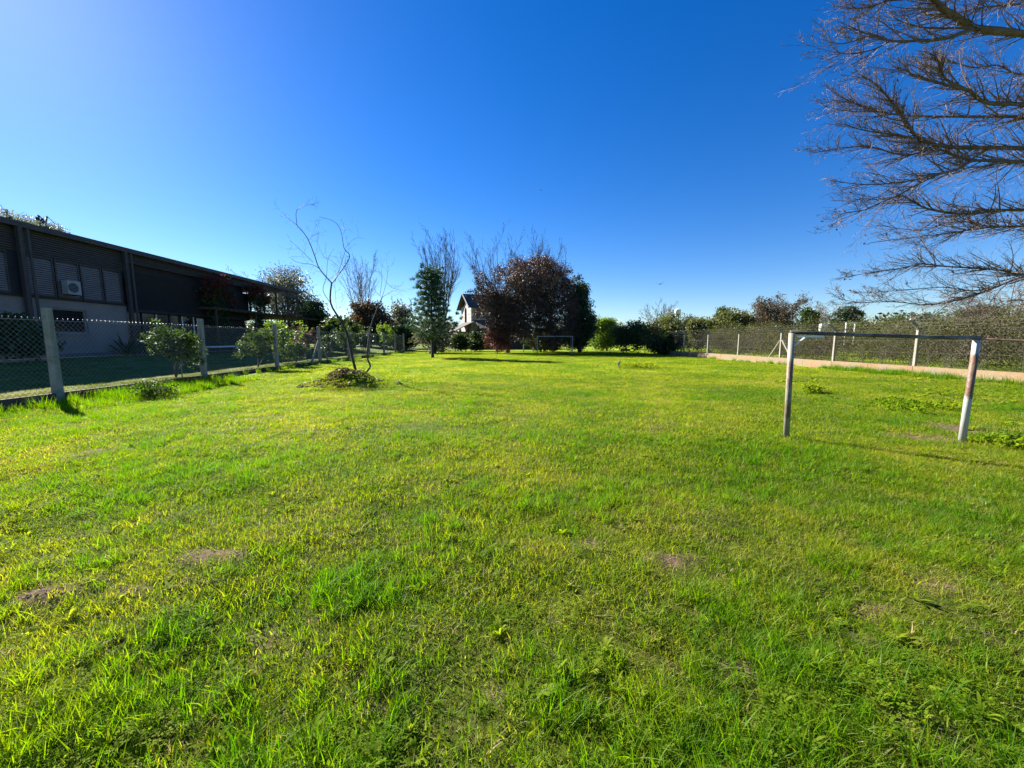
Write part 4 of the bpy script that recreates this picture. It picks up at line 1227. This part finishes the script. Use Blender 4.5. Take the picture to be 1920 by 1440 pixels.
# right side, beyond the wire fence
tree_px('round_bush', 'rounded olive bush where the far hedge meets the wire fence', 1285, 1330, 594, 46, 'l_olive', 80, 0, 1., .13, None, cat='bush')
tree_px('round_tree', 'rounded brown green tree behind the wire fence, left of the spreading bare tree', 1318, 1405, 576, 52, 'l_olive', 81, .3, 1.1, .14, (.2, 2))
tree_px('dark_evergreen', 'small pointed evergreen top rising from the rounded tree', 1340, 1368, 566, 54, 'l_dark', 82, .5, 1., .13, (.15, 3))
bt('dark spreading bare tree with umbrella crown behind the braced post', 1452, 558, 50, 83, spread=1.0, upright=.02, n=(10, 8, 6, 4), rmin=.012, mat='bark_dark', r=.24, trunk=.32, lr=(.6, .55, .5, .5), leaves=(1, .2, .1, 'l_brown'))
tree_px('dark_evergreen', 'dark evergreen just right of the spreading bare tree', 1496, 1530, 572, 60, 'l_dark', 84, .5, 1.2, .16, (.2, 3))
bt('pale round bare tree between two dark evergreens', 1542, 570, 70, 86, spread=.8, upright=.03, n=(9, 7, 5, 3), rmin=.025, mat='bark_pale')
def stone_pine():
    Y = 62.; b = atY(1590, 640, Y); k = Y / FPX
    bl = []
    for (px, py, rx, rz) in [(1590, 582, 17, 6), (1603, 588, 17, 6), (1578, 590, 14, 6), (1600, 598, 18, 6), (1572, 604, 15, 7), (1590, 606, 22, 7), (1596, 578, 8, 4)]:
        q = atY(px, py, Y); bl.append((q.x - b.x, 0, q.z, rx * k, rx * k * .8, rz * k))
    leafy('stone_pine', 'dark flat layered pine tree above the near goal crossbar', (b.x, Y, 0), bl, 'l_conifer', 87, 330, 20, .2, .13, (.22, 4.))
stone_pine()
tree_px('olive_shrub', 'tall olive thicket shrub directly under the flat layered pine', 1540, 1640, 604, 48, 'l_olive', 88, 0, .8, .15, None, cat='shrub')
tree_px('dome_tree', 'distant smooth dome crowned tree at the right, behind the thicket', 1778, 1868, 575, 58, 'l_dark', 89, .3, 1.2, .16, (.3, 3))
bt('pale bare bush in the thicket left of the dome crowned tree', 1722, 582, 30, 90, spread=.9, upright=.03, n=(10, 7, 5, 3), rmin=.010, mat='bark_pale', trunk=.2, cat='shrub')
bt('brown bare tree behind the fence at the right edge', 1880, 520, 22, 91, spread=.85, upright=.03, n=(12, 9, 6, 4), rmin=.007, mat='twig', trunk=.3, r=.12)

for (x0, x1, yt, Y, lf, sd_, lab) in [
        (1632, 1712, 600, 27.5, 'l_olive', 131, 'low olive bush behind the fence post seen above the middle of the near crossbar'),
        (1725, 1800, 596, 26, 'l_grey', 132, 'grey green bush left below the dome crowned tree'),
        (1795, 1872, 590, 24.5, 'l_olive', 133, 'tall olive bush directly below the dome crowned tree'),
        (1862, 1960, 575, 23.5, 'l_olive', 134, 'tallest olive bush at the right edge below the bare branches'),
        (1400, 1450, 592, 60, 'l_olive', 135, 'olive bush at the left foot of the spreading bare tree'),
        (1270, 1312, 590, 60, 'l_grey', 136, 'grey green bush right of the white water tank'),
        (1640, 1700, 594, 62, 'l_olive', 137, 'far olive tree right of the flat layered pine')]:
    tree_px('thicket_bush', lab, x0, x1, yt, Y, lf, sd_, 0, 1.0 if Y > 40 else 1.3, .13 if Y > 40 else .06, None, cat='bush')

# white tanks and frame seen over the fence
def small_white():
    Y = 56.; a = atY(1268, 640, Y); z = atY(1268, 579, Y).z
    t = thing('water_tower', 'small white water tank on a stand above the hedge', 'water tank', (a.x, Y, 0))
    b = Buf(); b.tube([(0, 0, z - .95), (0, 0, z - .1), (0, 0, z)], [.42, .42, .2], 12, True); b.obj('tank', M['white'], t)
    for (x, y) in ((-.3, -.3), (.3, -.3), (.3, .3), (-.3, .3)):
        b = Buf(); b.tube([(x, y, 0), (x, y, z - .94)], .05, 5); b.obj('leg', M['concrete'], t)
    Y = 36.; a = atY(1540, 640, Y); z0 = atY(1540, 620, Y).z; z1 = atY(1540, 607, Y).z
    t = thing('white_cabinet', 'white box on a pole above the crossbar of the near goal', 'box', (a.x, Y, 0))
    b = Buf(); b.box((0, 0, (z0 + z1) / 2 - .05), (.5, .3, z1 - z0 + .1)); b.obj('casing', M['white'], t)
    b = Buf(); b.tube([(0, .0, 0), (0, 0, z0 - .1)], .05, 6); b.obj('pole', M['concrete'], t)
    a = atY(1592, 640, Y); z1 = atY(1592, 607, Y).z; s = 10 * Y / FPX
    t = thing('garden_gate', 'white open gate like frame under the flat pine', 'gate', (a.x, Y, 0))
    for (x0, x1, zz0, zz1) in ((-s, -s * .8, 1.0, z1), (s * .8, s, 1.0, z1), (-s, s, z1, z1 + .12)):
        b = Buf(); b.box(((x0 + x1) / 2, 0, (zz0 + zz1) / 2), (x1 - x0, .1, zz1 - zz0)); b.obj('bar', M['white'], t)
    for x in (-s * .9, s * .9):
        b = Buf(); b.box((x, 0, .5), (.08, .08, .99)); b.obj('leg', M['wood'], t)
small_white()

# thicket of dry brush and shrubs behind the right fence
def thicket():
    rng = np.random.RandomState(95)
    bl = []; bl2 = []; bl3 = []
    for i in range(150):
        y = 9 + 34 * rng.rand(); x = WX + 1.6 + 7 * rng.rand() ** 1.2 + max(0, (y - 25)) * .25
        top = 1.5 + .8 * rng.rand() + .09 * (x - WX)
        if y < 19: top += .5 * (19 - y) / 8
        if 24 < y < 34: top *= .82
        r = .6 + .7 * rng.rand()
        (bl if rng.rand() < .42 else bl2 if rng.rand() < .6 else bl3).append((x, y, top * .52 + .15, r, r, top * .5))
    V, F = leaf_cloud(rng, bl, 3400, 22, .2, .036); tag(np_obj('thicket_leaves', V, F, M['l_thicket']), 'olive green leafy thicket behind the right wire fence', 'thicket', kind='stuff')
    V, F = leaf_cloud(rng, bl2, 2400, 20, .22, .034); tag(np_obj('thicket_brush', V, F, M['thatch']), 'dry brown brushwood behind the right wire fence', 'thicket', kind='stuff')
    V, F = leaf_cloud(rng, bl3 + [(WX + 9 + .3 * (i - 8) , 8 + i * 2.6, 1.4 + .5 * rng.rand(), 1.6, 1.8, 1.5 + .4 * rng.rand()) for i in range(17)], 3600, 20, .24, .045); tag(np_obj('thicket_backing', V, F, M['l_thicket']), 'tall olive brush standing deeper behind the right fence', 'thicket', kind='stuff')
    rg = random.Random(96); b = Buf()
    P = dict(levels=2, segs=4, jit=[.12, .2, .25], trop=[.03, .0, .0], n=[5, 4, 3], t0=[.15, .2, .2], ang=[.6, .8, .8], lr=[.5, .5, .5], rmin=.004, rr=.6)
    for i in range(240):
        y = 8 + 32 * rg.random(); x = WX + .5 + 3.2 * rg.random(); an = rg.uniform(0, 6.283); s = rg.uniform(.1, .7)
        grow(b, rg, (x, y, .1), (math.cos(an) * math.sin(s), math.sin(an) * math.sin(s), math.cos(s)), rg.uniform(.9, 2.1), .012, 0, P)
    tag(b.obj('dry_stems', M['bark']), 'tangle of dry stems close behind the right wire fence', 'thicket', kind='stuff')
thicket()
# far wood closing the view
def far_wood():
    rng = np.random.RandomState(97); bl = []
    for i in range(230):
        an = -1.15 + 2.3 * i / 229; R = 92 + 26 * rng.rand()
        h = 4.2 + 2.4 * rng.rand() + (1.2 if abs(an) > .8 else 0)
        bl.append((math.sin(an) * R, math.cos(an) * R, h * .45, 3 + 2.5 * rng.rand(), 3, h * .58))
    V, F = leaf_cloud(rng, bl, 5200, 12, .6, .38)
    tag(np_obj('far_wood', V, F, M['l_far']), 'far belt of mixed trees closing the view all round', 'wood', kind='stuff')
far_wood()

# trees over the building roof at the far left
def silvery(label, x0, x1, yt, Y, seed):
    a = atY((x0 + x1) / 2, yt, Y); k = Y / FPX; w = (x1 - x0) * k
    rg = random.Random(seed); bl = [(0, 0, a.z - .9, w * .45, w * .4, .85)]
    for i in range(7): bl.append((rg.uniform(-.45, .45) * w, rg.uniform(-.4, .4) * w, a.z - rg.uniform(.5, 1.4), w * .2, w * .2, .45))
    leafy('silvery_tree', label, (a.x, Y, 0), bl, 'l_silver', seed, 230, 16, .14, .055, (.16, a.z - 1.5), limbs=10)
silvery('silvery feathery tree top above the roof at the left edge', -30, 42, 387, 27, 121)
silvery('lower silvery tree top above the roof, right of the edge one', 46, 104, 407, 29, 122)

# ------------------------------------------------------------------ sapling on its heap
def sapling():
    g = G(668, 711); Y = g.y
    z0 = hz(g.x, g.y)
    t = thing('leaning_sapling', 'thin bare two stemmed young tree leaning left on an earth heap', 'tree', (g.x, g.y, z0))
    rg = random.Random(101)
    o = Vector((g.x, g.y, z0))
    def P(u, v, dy): return atY(500 + u / 3.79, 360 + v / 3.79, Y + dy) - o
    def limb(buf, pts, r0, r1, dy0, dy1, n=6):
        q = [P(u, v, dy0 + (dy1 - dy0) * i / (len(pts) - 1)) for i, (u, v) in enumerate(pts)]
        # rounder course
        qq = []
        for i in range(len(q) - 1):
            p0, p1, p2, p3 = q[max(0, i - 1)], q[i], q[i + 1], q[min(len(q) - 1, i + 2)]
            for k in range(4):
                s = k / 4
                qq.append(.5 * ((2 * p1) + (p2 - p0) * s + (2 * p0 - 5 * p1 + 4 * p2 - p3) * s * s + (3 * p1 - p0 - 3 * p2 + p3) * s ** 3))
        qq.append(q[-1])
        m = len(qq)
        buf.tube(qq, [r0 + (r1 - r0) * i / (m - 1) for i in range(m)], n)
        return qq
    a = Buf(); b = Buf()
    limb(a, [(652, 1345), (610, 1180), (575, 1020), (530, 920), (455, 790), (462, 640)], .055, .026, 0, -.3, 8)
    limb(b, [(655, 1345), (725, 1260), (735, 1230), (715, 1170), (725, 1050), (745, 940), (785, 830), (820, 750)], .04, .018, 0, .3, 8)
    a.obj('stem', M['bark_dark'], t, True); b.obj('stem', M['bark'], t, True)
    c = Buf(); Ls = []
    c2_ = Buf()
    for li, (pts, r0, r1, d0, d1) in enumerate([
        ([(462, 645), (375, 545), (340, 450), (300, 350), (260, 285), (215, 235)], .022, .012, -.3, -.7),
        ([(215, 235), (210, 140), (250, 105), (300, 85), (345, 100)], .011, .005, -.7, -.9),
        ([(215, 235), (170, 200), (115, 155)], .009, .004, -.7, -.5),
        ([(375, 545), (320, 515), (220, 500), (160, 462)], .012, .005, -.4, .1),
        ([(330, 500), (250, 420), (165, 345)], .009, .004, -.4, -.1),
        ([(462, 650), (545, 540), (590, 455), (550, 400), (535, 310), (510, 240), (460, 200), (372, 175)], .02, .005, -.3, .2),
        ([(455, 790), (400, 700), (425, 600), (435, 480), (480, 400)], .013, .004, -.2, .4),
        ([(485, 640), (520, 540), (555, 430), (565, 390), (630, 330), (695, 330)], .01, .003, -.2, .5),
        ([(300, 340), (330, 310), (380, 285)], .007, .003, -.6, -.3),
        ([(545, 300), (555, 260), (530, 195)], .006, .003, 0, .3),
        ([(590, 455), (560, 480), (575, 600), (600, 700), (640, 760)], .006, .003, 0, .5),
        ([(495, 830), (485, 680), (470, 620)], .007, .003, -.1, .4), ([(495, 830), (520, 820), (560, 790)], .007, .003, -.1, -.4),
        ([(440, 480), (400, 450), (350, 330)], .007, .003, .1, .5), ([(450, 480), (500, 520), (550, 560)], .006, .003, .1, -.3),
        ([(820, 750), (870, 715), (940, 690)], .012, .004, .3, .0), ([(820, 750), (850, 640), (865, 520)], .01, .004, .3, .6),
        ([(805, 735), (820, 600), (800, 570), (750, 555)], .009, .003, .3, .7), ([(820, 750), (770, 700), (760, 640)], .008, .003, .3, .1),
        ([(850, 640), (890, 680), (930, 690)], .006, .003, .4, .6), ([(730, 1220), (705, 1190), (700, 1120)], .012, .005, .05, .2)]):
        q = limb(c if li < 15 else c2_, pts, r0, r1, d0, d1, 5); Ls.append((q, c if li < 15 else c2_))
    PP = dict(levels=1, segs=4, jit=[.15, .2], trop=[.05, .02], n=[3], t0=[.3], ang=[.7], lr=[.5], rmin=.0022, rr=.6)
    for q, cc in Ls:
        for k in range(5):
            i = rg.randrange(2, len(q) - 1); d = (q[i] - q[i - 1]).normalized()
            pr = d.cross(Vector((rg.gauss(0, 1), rg.gauss(0, 1), rg.gauss(0, 1)))).normalized()
            grow(cc, rg, q[i], d * .7 + pr * .7, rg.uniform(.25, .65), .0035, 0, PP)
    c.obj('branches', M['twig'], t); c2_.obj('branches', M['twig'], t)
    # heap cover
    rng = np.random.RandomState(102)
    n = 1700; x = MND.x - .1 + rng.randn(n) * .5; y = MND.y + .2 + rng.randn(n) * .36
    z = height(x, y)
    a_ = rng.randn(n, 3); a_[:, 2] = np.abs(a_[:, 2]) * .6; a_ /= np.linalg.norm(a_, axis=1)[:, None]
    b_ = np.cross(a_, rng.randn(n, 3)); b_ /= np.linalg.norm(b_, axis=1)[:, None]
    Pp = np.stack([x, y, z + .03 + .09 * rng.rand(n)], 1); s = (.025 + .04 * rng.rand(n))[:, None]
    V = np.stack([Pp - a_ * s, Pp + b_ * s * .5, Pp + a_ * s, Pp - b_ * s * .5], 1).reshape(-1, 3); F = np.arange(n * 4).reshape(-1, 4)
    k = n // 2
    tag(np_obj('dead_leaves', V[:k * 4], F[:k], M['l_dead']), 'dead leaves and dark litter on the earth heap', 'leaf litter', kind='stuff')
    tag(np_obj('heap_weeds', V[k * 4:], F[:k], M['l_olive']), 'low green weeds covering the earth heap under the sapling', 'weeds', kind='stuff')
    # lumps of earth
    h = Buf()
    import bmesh
    bm = bmesh.new()
    for i in range(60):
        lx, ly = MND.x + rg.gauss(0, .5), MND.y + .15 + rg.gauss(0, .32); s = rg.uniform(.04, .13)
        r = bmesh.ops.create_icosphere(bm, subdivisions=1, radius=s)
        zz = hz(lx, ly)
        for v in r['verts']:
            v.co = Vector((v.co.x * rg.uniform(.8, 1.3), v.co.y * rg.uniform(.8, 1.3), v.co.z * .7)) + Vector((lx, ly, zz + s * .2))
    for (cx, cy, rx, ry, hh) in SOIL[:5]:
        for i in range(14):
            lx, ly = cx + rg.gauss(0, rx * .45), cy + rg.gauss(0, ry * .45); s = rg.uniform(.003, .008); r = bmesh.ops.create_icosphere(bm, subdivisions=1, radius=s); zz = hz(lx, ly)
            for v in r['verts']: v.co = Vector((v.co.x * rg.uniform(.8, 1.5), v.co.y * rg.uniform(.8, 1.5), v.co.z * .7)) + Vector((lx, ly, zz))
    me = bpy.data.meshes.new('earth_clods'); bm.to_mesh(me); bm.free(); me.materials.append(M['soil'])
    oo = bpy.data.objects.new('earth_clods', me); COL.objects.link(oo); tag(oo, 'dark clods of loose earth on heap and bare spots', 'earth', kind='stuff')
sapling()

# small stakes and weeds out on the lawn
def lawn_bits():
    for i, (px, py, yt, lab) in enumerate([(1160, 691, 678, 'short pale forked stake beside the low weed mound in the far lawn'), (1120, 689, 684, 'tiny pale stub stake left of the weed mound')]):
        g = G(px, py); k = g.y / FPX
        t = thing('wooden_stake', lab, 'stake', (g.x, g.y, hz(g.x, g.y)))
        H = (py - yt) * k
        b = Buf(); b.tube([(0, 0, -.05), (.0, 0, H)], .03, 6, True)
        if i == 0: b.tube([(0, 0, H * .3), (.09, 0, H * 1.15)], .025, 6, True); b.tube([(0, 0, H * .3), (-.07, 0, H * .8)], .02, 6, True)
        b.obj('shaft', M['concrete'], t)
    for (px, py, r, h, n, lab, nm) in [(1520, 737, .28, .28, 1, 'leafy green weed clump standing alone right of the near goal post', 'weed_clump'), (1195, 690, 1.0, .22, 4, 'low sprawling dark green weed patch beside the stakes', 'weed_patch'),
                                (300, 745, .5, .55, 3, 'dark leafy weed bush at the fence between the first two posts', 'weed_bush'), (1700, 765, .7, .2, 4, 'leafy weed patch inside the near goal mouth', 'weed_patch'), (1885, 838, .35, .13, 2, 'leafy weed clump at the right edge beside the goal', 'weed_clump')]:
        g = G(px, py); rng = np.random.RandomState(px)
        bl = [(rng.randn() * r * .4, rng.randn() * r * .3, h * .45, r * .7, r * .6, h * .5) for _ in range(n + 2)]
        V, F = leaf_cloud(rng, bl, 60 * n, 10, .05, .035 if px > 400 else .028)
        t = np_obj(nm, V, F, M['g_weed'] if px > 400 else M['l_shrub'], loc=(g.x, g.y, hz(g.x, g.y)))
        tag(t, lab, 'weed')
lawn_bits()

# ------------------------------------------------------------------ birds
def bird(label, px, py, Y, span, bank):
    a = atY(px, py, Y)
    t = thing('flying_bird', label, 'bird', a)
    t.rotation_euler = (bank, 0, 1.1)
    b = Buf()
    s = span
    b.tube([(-.32 * s, 0, 0), (-.2 * s, 0, .01 * s), (0, 0, .02 * s), (.14 * s, 0, .02 * s), (.2 * s, 0, .035 * s), (.26 * s, 0, .02 * s)], [.035 * s, .045 * s, .075 * s, .055 * s, .045 * s, .005 * s], 8)
    b.add([(-.28 * s, -.03 * s, 0), (-.28 * s, .03 * s, 0), (-.44 * s, .07 * s, 0), (-.44 * s, -.07 * s, 0)], [(0, 1, 2, 3)])
    b.obj('body', M['feather'], t, True)
    for sg in (-1, 1):
        w = Buf()
        up = .30 if sg > 0 else .16
        st = [(0, .12, 0.02), (.22 * s, .13, .1 * up * 3), (.42 * s, .07, up * 1.), (.52 * s, .01, up * 1.3)]
        V = []
        for (y, c, z) in st:
            V += [(c * s * .9, sg * y, z * s), (-c * s * .9 - .03 * s, sg * y, z * s - .01 * s), ]
        w.add(V, [(0, 1, 3, 2), (2, 3, 5, 4), (4, 5, 7, 6)])
        w.add([(x, y, z + .012 * s) for (x, y, z) in V], [(0, 2, 3, 1), (2, 4, 5, 3), (4, 6, 7, 5)])
        w.obj('wing', M['feather'], t)
bird('dark bird flying low in the sky right of centre', 1238, 533, 30, .62, -.25)
bird('tiny dark bird high in the middle of the sky', 1014, 357, 60, .5, .2)

# ------------------------------------------------------------------ great bare tree reaching in from the right
def big_tree():
    TX, TY = 16.3, 9.2
    t = thing('spreading_bare_tree', 'large bare tree reaching its branches in from the right edge', 'tree', (TX, TY, 0))
    o = Vector((TX, TY, 0)); rg = random.Random(202)
    tb = Buf()
    axis_ = [(0, 0, -.2), (.05, .0, 1.6), (-.05, .05, 3.2), (-.1, 0, 5.2), (0, -.1, 7.2), (.1, 0, 9.2)]
    tb.tube(axis_, [.34, .27, .24, .2, .14, .07], 12); tb.obj('trunk', M['bark'], t, True)
    def A(u, v, Y): return atY(1500 + u / 4.571, v / 4.571, Y) - o
    def Bq(u, v, Y): return atY(1500 + u / 4.571, 300 + v / 4.571, Y) - o
    limbs = []
    def L(f, pts, Y0, Y1, r0, r1, root=None, dens=1.):
        n = len(pts)
        q = [f(u, v, Y0 + (Y1 - Y0) * i / (n - 1) + rg.uniform(-.12, .12)) for i, (u, v) in enumerate(pts)]
        if root:
            e = q[0]; zt = max(1.8, min(8.6, e.z * .8 + .2)); s = Vector((0, 0, zt))
            q = [s, s.lerp(e, .5) + Vector((0, 0, .12))] + q
        limbs.append((q, r0, r1, dens))
    L(A, [(2300, 350), (1920, 290), (1500, 240), (1350, 150), (1230, 80), (1150, 0), (1090, -120), (1050, -300)], 8.3, 7.2, .10, .05, True)
    L(A, [(1480, 250), (1250, 330), (1000, 350), (780, 350), (640, 300), (540, 280), (420, 220)], 7.6, 7.0, .04, .008)
    L(A, [(770, 350), (600, 310), (400, 370), (240, 365)], 7.1, 6.7, .018, .005)
    L(A, [(770, 350), (640, 420), (470, 460), (340, 450), (270, 400)], 7.1, 7.3, .018, .005)
    L(A, [(740, 365), (640, 430), (520, 510), (350, 600)], 7.1, 7.5, .014, .005)
    L(A, [(1480, 240), (1100, 240), (940, 210), (820, 160), (720, 90)], 7.6, 8.2, .025, .006)
    L(A, [(2300, -60), (1900, 30), (1600, 60), (1300, 120), (1100, 130)], 9.2, 9.2, .05, .008, True)
    L(A, [(2300, -200), (1800, -80), (1300, -20), (800, 0), (600, 60), (480, 70), (430, 30)], 8.2, 8.0, .05, .006, True)
    L(A, [(2300, 950), (1920, 895), (1600, 880), (1450, 780), (1250, 680), (1200, 560), (1150, 470)], 8.6, 7.6, .085, .012, True, 1.2)
    L(A, [(1420, 770), (1150, 700), (1000, 660), (900, 600), (790, 570)], 7.9, 7.3, .035, .006, None, 1.3)
    L(A, [(2300, 960), (1920, 995), (1500, 1000), (1000, 995), (700, 960), (430, 870), (300, 800)], 9.0, 7.6, .06, .007, True, 1.3)
    L(A, [(720, 960), (400, 950), (210, 910)], 7.8, 7.9, .014, .005)
    L(A, [(2300, 560), (1900, 640), (1700, 560), (1500, 580), (1250, 520), (1050, 520)], 9.8, 9.4, .045, .006, True, 1.2)
    L(A, [(2300, 1330), (1900, 1270), (1400, 1265), (1150, 1240), (1000, 1180), (920, 1050), (850, 950), (750, 830), (650, 720), (530, 650)], 8.4, 7.3, .075, .008, True, 1.2)
    L(A, [(1000, 1190), (800, 1150), (560, 1120), (370, 1060)], 7.7, 7.5, .025, .006, None, 1.3)
    L(A, [(2300, 1430), (1900, 1385), (1430, 1370), (1180, 1280), (900, 1330), (600, 1260), (350, 1270), (120, 1310)], 8.8, 7.8, .055, .006, True, 1.3)
    L(Bq, [(2300, -40), (1900, 15), (1500, 5), (1350, 80), (1150, 130), (870, 190), (550, 210), (300, 180)], 8.0, 7.5, .05, .006, None, 1.2)
    L(Bq, [(1400, 60), (1150, 140), (860, 290), (700, 360), (550, 430), (360, 460), (310, 540)], 7.9, 7.6, .03, .005, None, 1.2)
    L(Bq, [(2300, 440), (1900, 430), (1650, 430), (1500, 460), (1250, 450), (1070, 410), (960, 350), (880, 300)], 8.4, 7.8, .055, .012, True, 1.2)
    L(Bq, [(880, 300), (700, 340), (520, 330), (400, 380)], 7.8, 7.9, .012, .005)
    L(Bq, [(2300, 580), (1900, 570), (1680, 572), (1540, 560), (1400, 610), (1180, 640), (1000, 660), (600, 710)], 8.8, 8.2, .045, .006, True, 1.3)
    L(Bq, [(1540, 560), (1450, 530), (1250, 540), (1080, 600), (880, 590), (700, 560)], 8.5, 8.9, .022, .005, None, 1.3)
    L(Bq, [(2300, 980), (1900, 985), (1750, 950), (1550, 930), (1220, 910), (1050, 890), (900, 920), (720, 950), (380, 1000)], 8.4, 7.7, .045, .006, True, 1.2)
    L(Bq, [(1230, 910), (1150, 830), (1060, 740), (1000, 700)], 7.9, 8.2, .012, .004)
    L(Bq, [(2300, 930), (1920, 1000), (1700, 1080), (1520, 1150), (1350, 1200), (1100, 1240), (800, 1215), (520, 1220), (330, 1190)], 8.8, 8.0, .045, .005, True, 1.1)
    L(Bq, [(1700, 1080), (1480, 1120), (1220, 1090), (900, 1115), (530, 1140)], 8.6, 8.4, .022, .005, None, 1.1)
    L(Bq, [(2300, 1150), (1950, 1200), (1750, 1210), (1600, 1290), (1450, 1330)], 9.4, 9.2, .03, .005, True, 1.2)
    c = Buf(); tips = []
    P = dict(levels=2, segs=5, jit=[.09, .12, .16], trop=[.035, .03, .02], n=[5, 3], t0=[.15, .2], ang=[.5, .55, .6], lr=[.5, .5], rmin=.0022, rr=.6, cone=.35, taper=.3)
    toward = Vector((-1, -.05, .02))
    for (q, r0, r1, dens) in limbs:
        n = len(q); qq = []
        for i in range(n - 1):
            p0, p1, p2, p3 = q[max(0, i - 1)], q[i], q[i + 1], q[min(n - 1, i + 2)]
            for k in range(4):
                s = k / 4
                qq.append(.5 * ((2 * p1) + (p2 - p0) * s + (2 * p0 - 5 * p1 + 4 * p2 - p3) * s * s + (3 * p1 - p0 - 3 * p2 + p3) * s ** 3))
        qq.append(q[-1]); m = len(qq)
        rad = [r0 + (r1 - r0) * (i / (m - 1)) ** .8 for i in range(m)]
        lb = Buf(); lb.tube(qq, [v * .82 * (1 + .12 * math.sin(i_ * 1.7 + r0 * 90)) for i_, v in enumerate(rad)], 8 if r0 > .03 else 5); lb.obj('limb', M['limb'], t, True)
        tot = sum((qq[i + 1] - qq[i]).length for i in range(m - 1))
        for k in range(int(tot * 8.5 * dens)):
            f = rg.uniform(.12, 1.) * (m - 1); i = min(int(f), m - 2); p = qq[i].lerp(qq[i + 1], f - i)
            ax = (qq[i + 1] - qq[i]).normalized()
            if ax.x > 0 and r0 > .03: ax = toward
            pr = ax.cross(Vector((rg.gauss(0, 1), rg.gauss(0, 1), rg.gauss(0, 1)))).normalized()
            ang = rg.uniform(.25, .8)
            d = ax * math.cos(ang) + pr * math.sin(ang) + toward * .25
            rr = min(rad[i] * .5, .016)
            grow(c, rg, p, d, rg.uniform(.35, 1.0) * (1 if rad[i] < .03 else 1.25) * (1 - .6 * max(0, f / (m - 1) - .6) / .4), max(.004, rr), 0, P, tips)
    tag(c.obj('twigs', M['twig'], t), kind='stuff')
    rng = np.random.RandomState(203)
    sel = [tips[i] for i in rng.choice(len(tips), 150, replace=False)]
    low = [p for p in tips if p.z + 0 < 4.4 and p.x + TX < 8.4]
    if low: sel += [low[i] for i in rng.choice(len(low), min(60, len(low)), replace=False)]
    V, F = leaves_at(rng, sel, 1, .03, .035)
    np_obj('dried_leaves', V, F, M['l_dead'], t)
big_tree()
